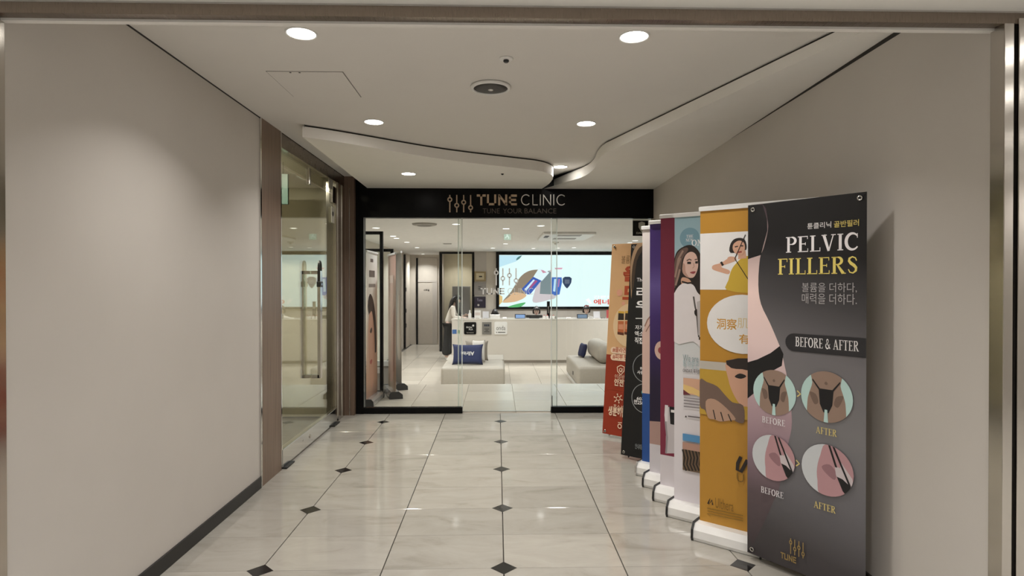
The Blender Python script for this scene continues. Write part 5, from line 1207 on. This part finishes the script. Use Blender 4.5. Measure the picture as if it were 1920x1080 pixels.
white_coat = M('white_coat', (.68, .66, .64), .8)
seated('black-haired receptionist bent low, left, face hidden by a white box', 928, 580, 15.95, R(-88), M('dark_coat', (.03, .03, .035), .8), 45)
seated('receptionist with tied black hair, behind the black monitor bar', 1006, 575, 15.95, R(-95), white_coat, 10)
seated('receptionist with red hair clip, behind the right tablet', 1099.5, 573, 15.95, R(-90), white_coat, 10)
p = at_y(1100, 573.5, 15.93); hc_ = thing('hair_clip', 'small red hair clip on the right receptionist', 'hair clip', (p.x, 15.9, p.z + .002))
for s in (-1, 1): MB().prism([(0, 0), (s * .05, .02), (s * .05, -.015)], -.012, .012, 'y').build('bow_loop', M('red_bow', (.5, .03, .04), .6), hc_)

# ------------------------------------------------------------------ things on the counter
YT = 15.0; ZT = zct
def ct_item(name, label, cat, x0, x1, yt, build, Y=YT, grp=None):
    a = at_y(x0, 598, Y); b = at_y(x1, yt, Y); t = thing(name, label, cat, ((a.x + b.x) / 2, Y, ZT), 0, grp); build(t, (b.x - a.x), b.z - ZT); return t
def card(mat, detail=None):
    def f(t, w_, h_):
        MB().add(*slab(w_, h_, .012, R(10))).build('card', mat, t)
        MB().box(-w_ * .3, w_ * .3, -.005, .06, .0005, .012).build('foot', m_lobgrey, t)
        if detail: MB().add(*slab(w_ * .8, h_ * .35, .002, R(10), h_ * .4, -.0035)).build('printed_field', detail, t)
    return f
def slab(w_, h_, th, lean, v0=.004, off=0):
    s, c = math.sin(lean), math.cos(lean); vs = []
    for o in (off, off + th):
        for u, v in ((-w_ / 2, v0), (w_ / 2, v0), (w_ / 2, v0 + h_), (-w_ / 2, v0 + h_)): vs.append((u, v * s + o * c, v * c - o * s + (.0 if off == 0 else 0)))
    return vs, [(0, 1, 2, 3), (7, 6, 5, 4), (0, 4, 5, 1), (1, 5, 6, 2), (2, 6, 7, 3), (3, 7, 4, 0)]
def bottle(mat, capm):
    def f(t, w_, h_):
        r = w_ / 2; MB().lathe([(r * .95, .0005), (r, h_ * .06), (r, h_ * .55), (r * .45, h_ * .68), (r * .4, h_ * .78)], 0, 0, 16).build('bottle_body', mat, t, smooth=True)
        MB().lathe([(r * .5, h_ * .76), (r * .5, h_ * .9), (r * .2, h_ * .92), (r * .2, h_)], 0, 0, 12).build('pump', capm, t)
    return f
ct_item('sanitizer_bottle', 'white pump bottle on the counter beside the standing woman', 'bottle', 878, 883.5, 581, bottle(m_white, m_white))
ct_item('acrylic_card', 'white card stand on the counter below the dark purple sign', 'card', 889.5, 901.5, 582, card(m_white, M('pale_print', (.6, .52, .48), .5)))
ct_item('acrylic_card', 'plain white card stand on the counter, right of the first card', 'card', 905, 916.5, 584, card(M('card_bluewhite', (.66, .66, .7), .4)))
def wbox(t, w_, h_):
    MB().box(-w_ / 2, w_ / 2, 0, .2, .0005, h_).build('box_body', m_white, t, bevel=.004); MB().box(-w_ / 2 - .004, w_ / 2 + .004, -.004, .204, h_ - .03, h_ + .002).build('lid', m_white, t)
ct_item('white_box', 'white box on the counter hiding a receptionist face', 'box', 919, 937, 590.5, wbox)
def flat(mat):
    def f(t, w_, h_): MB().add(*slab(w_, h_, .006, R(35))).build('paper', mat, t); MB().box(-w_ * .4, w_ * .4, .0, .03, .0005, .01).build('foot', m_lobgrey, t)
    return f
ct_item('price_card', 'small slanted white card on the counter above the white plaque', 'card', 943, 950, 594.5, flat(m_white))
ct_item('price_card', 'slanted white paper on the counter left of the right tablet', 'card', 1062, 1071, 594.5, flat(m_white))
def tablet(col, s=.5):
    def f(t, w_, h_):
        MB().add(*slab(w_, h_, .014, R(14))).build('casing', m_blackmat, t); MB().add(*slab(w_ * .86, h_ * .8, .002, R(14), h_ * .1, -.003)).build('display', M('tablet_' + col, hx(col), emit=s), t); MB().box(-w_ * .4, w_ * .4, 0, .1, .0005, .012).build('stand', m_blackmat, t)
    return f
ct_item('tablet', 'tablet with pale blue display on the counter, left of the black bar', 'tablet', 965.5, 985.5, 589, tablet('#7f9fce', 1.0))
ct_item('tablet', 'tablet with grey blue display in front of the right receptionist', 'tablet', 1082, 1102, 589, tablet('#67809a', .9))
def bar(t, w_, h_): MB().box(-w_ / 2, w_ / 2, 0, .04, .012, h_).build('panel', m_blackmat, t, bevel=.004); MB().box(-w_ * .3, w_ * .3, -.03, .1, .0005, .012).build('foot', m_blackmat, t)
ct_item('monitor_back', 'long low black monitor back on the counter', 'monitor', 986, 1017, 590.5, bar, 15.1)
def tower(t, w_, h_): MB().box(-w_ / 2, w_ / 2, 0, .03, .012, h_).build('panel', m_black, t); MB().box(-w_ * .8, w_ * .8, -.04, .07, .0005, .012).build('foot', m_black, t); [MB().box(-w_ * .12, w_ * .12, -.001, 0, h_ * (.3 + k * .07), h_ * (.34 + k * .07)).build('printed_mark', m_silver, t) for k in range(6)]
ct_item('upright_sign', 'tall narrow black sign standing on the counter before the screen', 'sign', 1025.5, 1031, 565, tower, 15.2)
for x, l in ((1018, 'left'), (1024, 'middle left'), (1031, 'middle right'), (1035.5, 'right')):
    ct_item('sample_bottle', 'tiny clear sample bottle with red cap, %s of four on the counter' % l, 'bottle', x, x + 4.5, 590, bottle(m_white, M('red_cap', (.45, .05, .05), .4)), YT, 'sample bottles')
def blk(t, w_, h_): MB().box(-w_ / 2, w_ / 2, 0, .07, .0005, h_).build('case', m_blackmat, t, bevel=.004); MB().box(-w_ * .35, w_ * .35, -.002, .0, h_ * .3, h_ * .7).build('slot', m_lobgrey, t)
ct_item('card_reader', 'small black card reader right of the sample bottles', 'card reader', 1038.5, 1044.5, 594, blk)
ct_item('card_reader', 'small black card reader at the banner end of the counter', 'card reader', 1128, 1135, 595.5, blk)
ct_item('acrylic_card', 'large pale card stand right of the right receptionist', 'card', 1113, 1125, 584, card(M('card_bluewhite', (.66, .66, .7))))
ct_item('red_leaflet', 'upright red leaflet on the counter beside the beige banner', 'leaflet', 1137.5, 1143, 581, card(M('leaflet_red', (.42, .05, .05), .5)))

bpy.data.scenes.remove(tmp_scene)
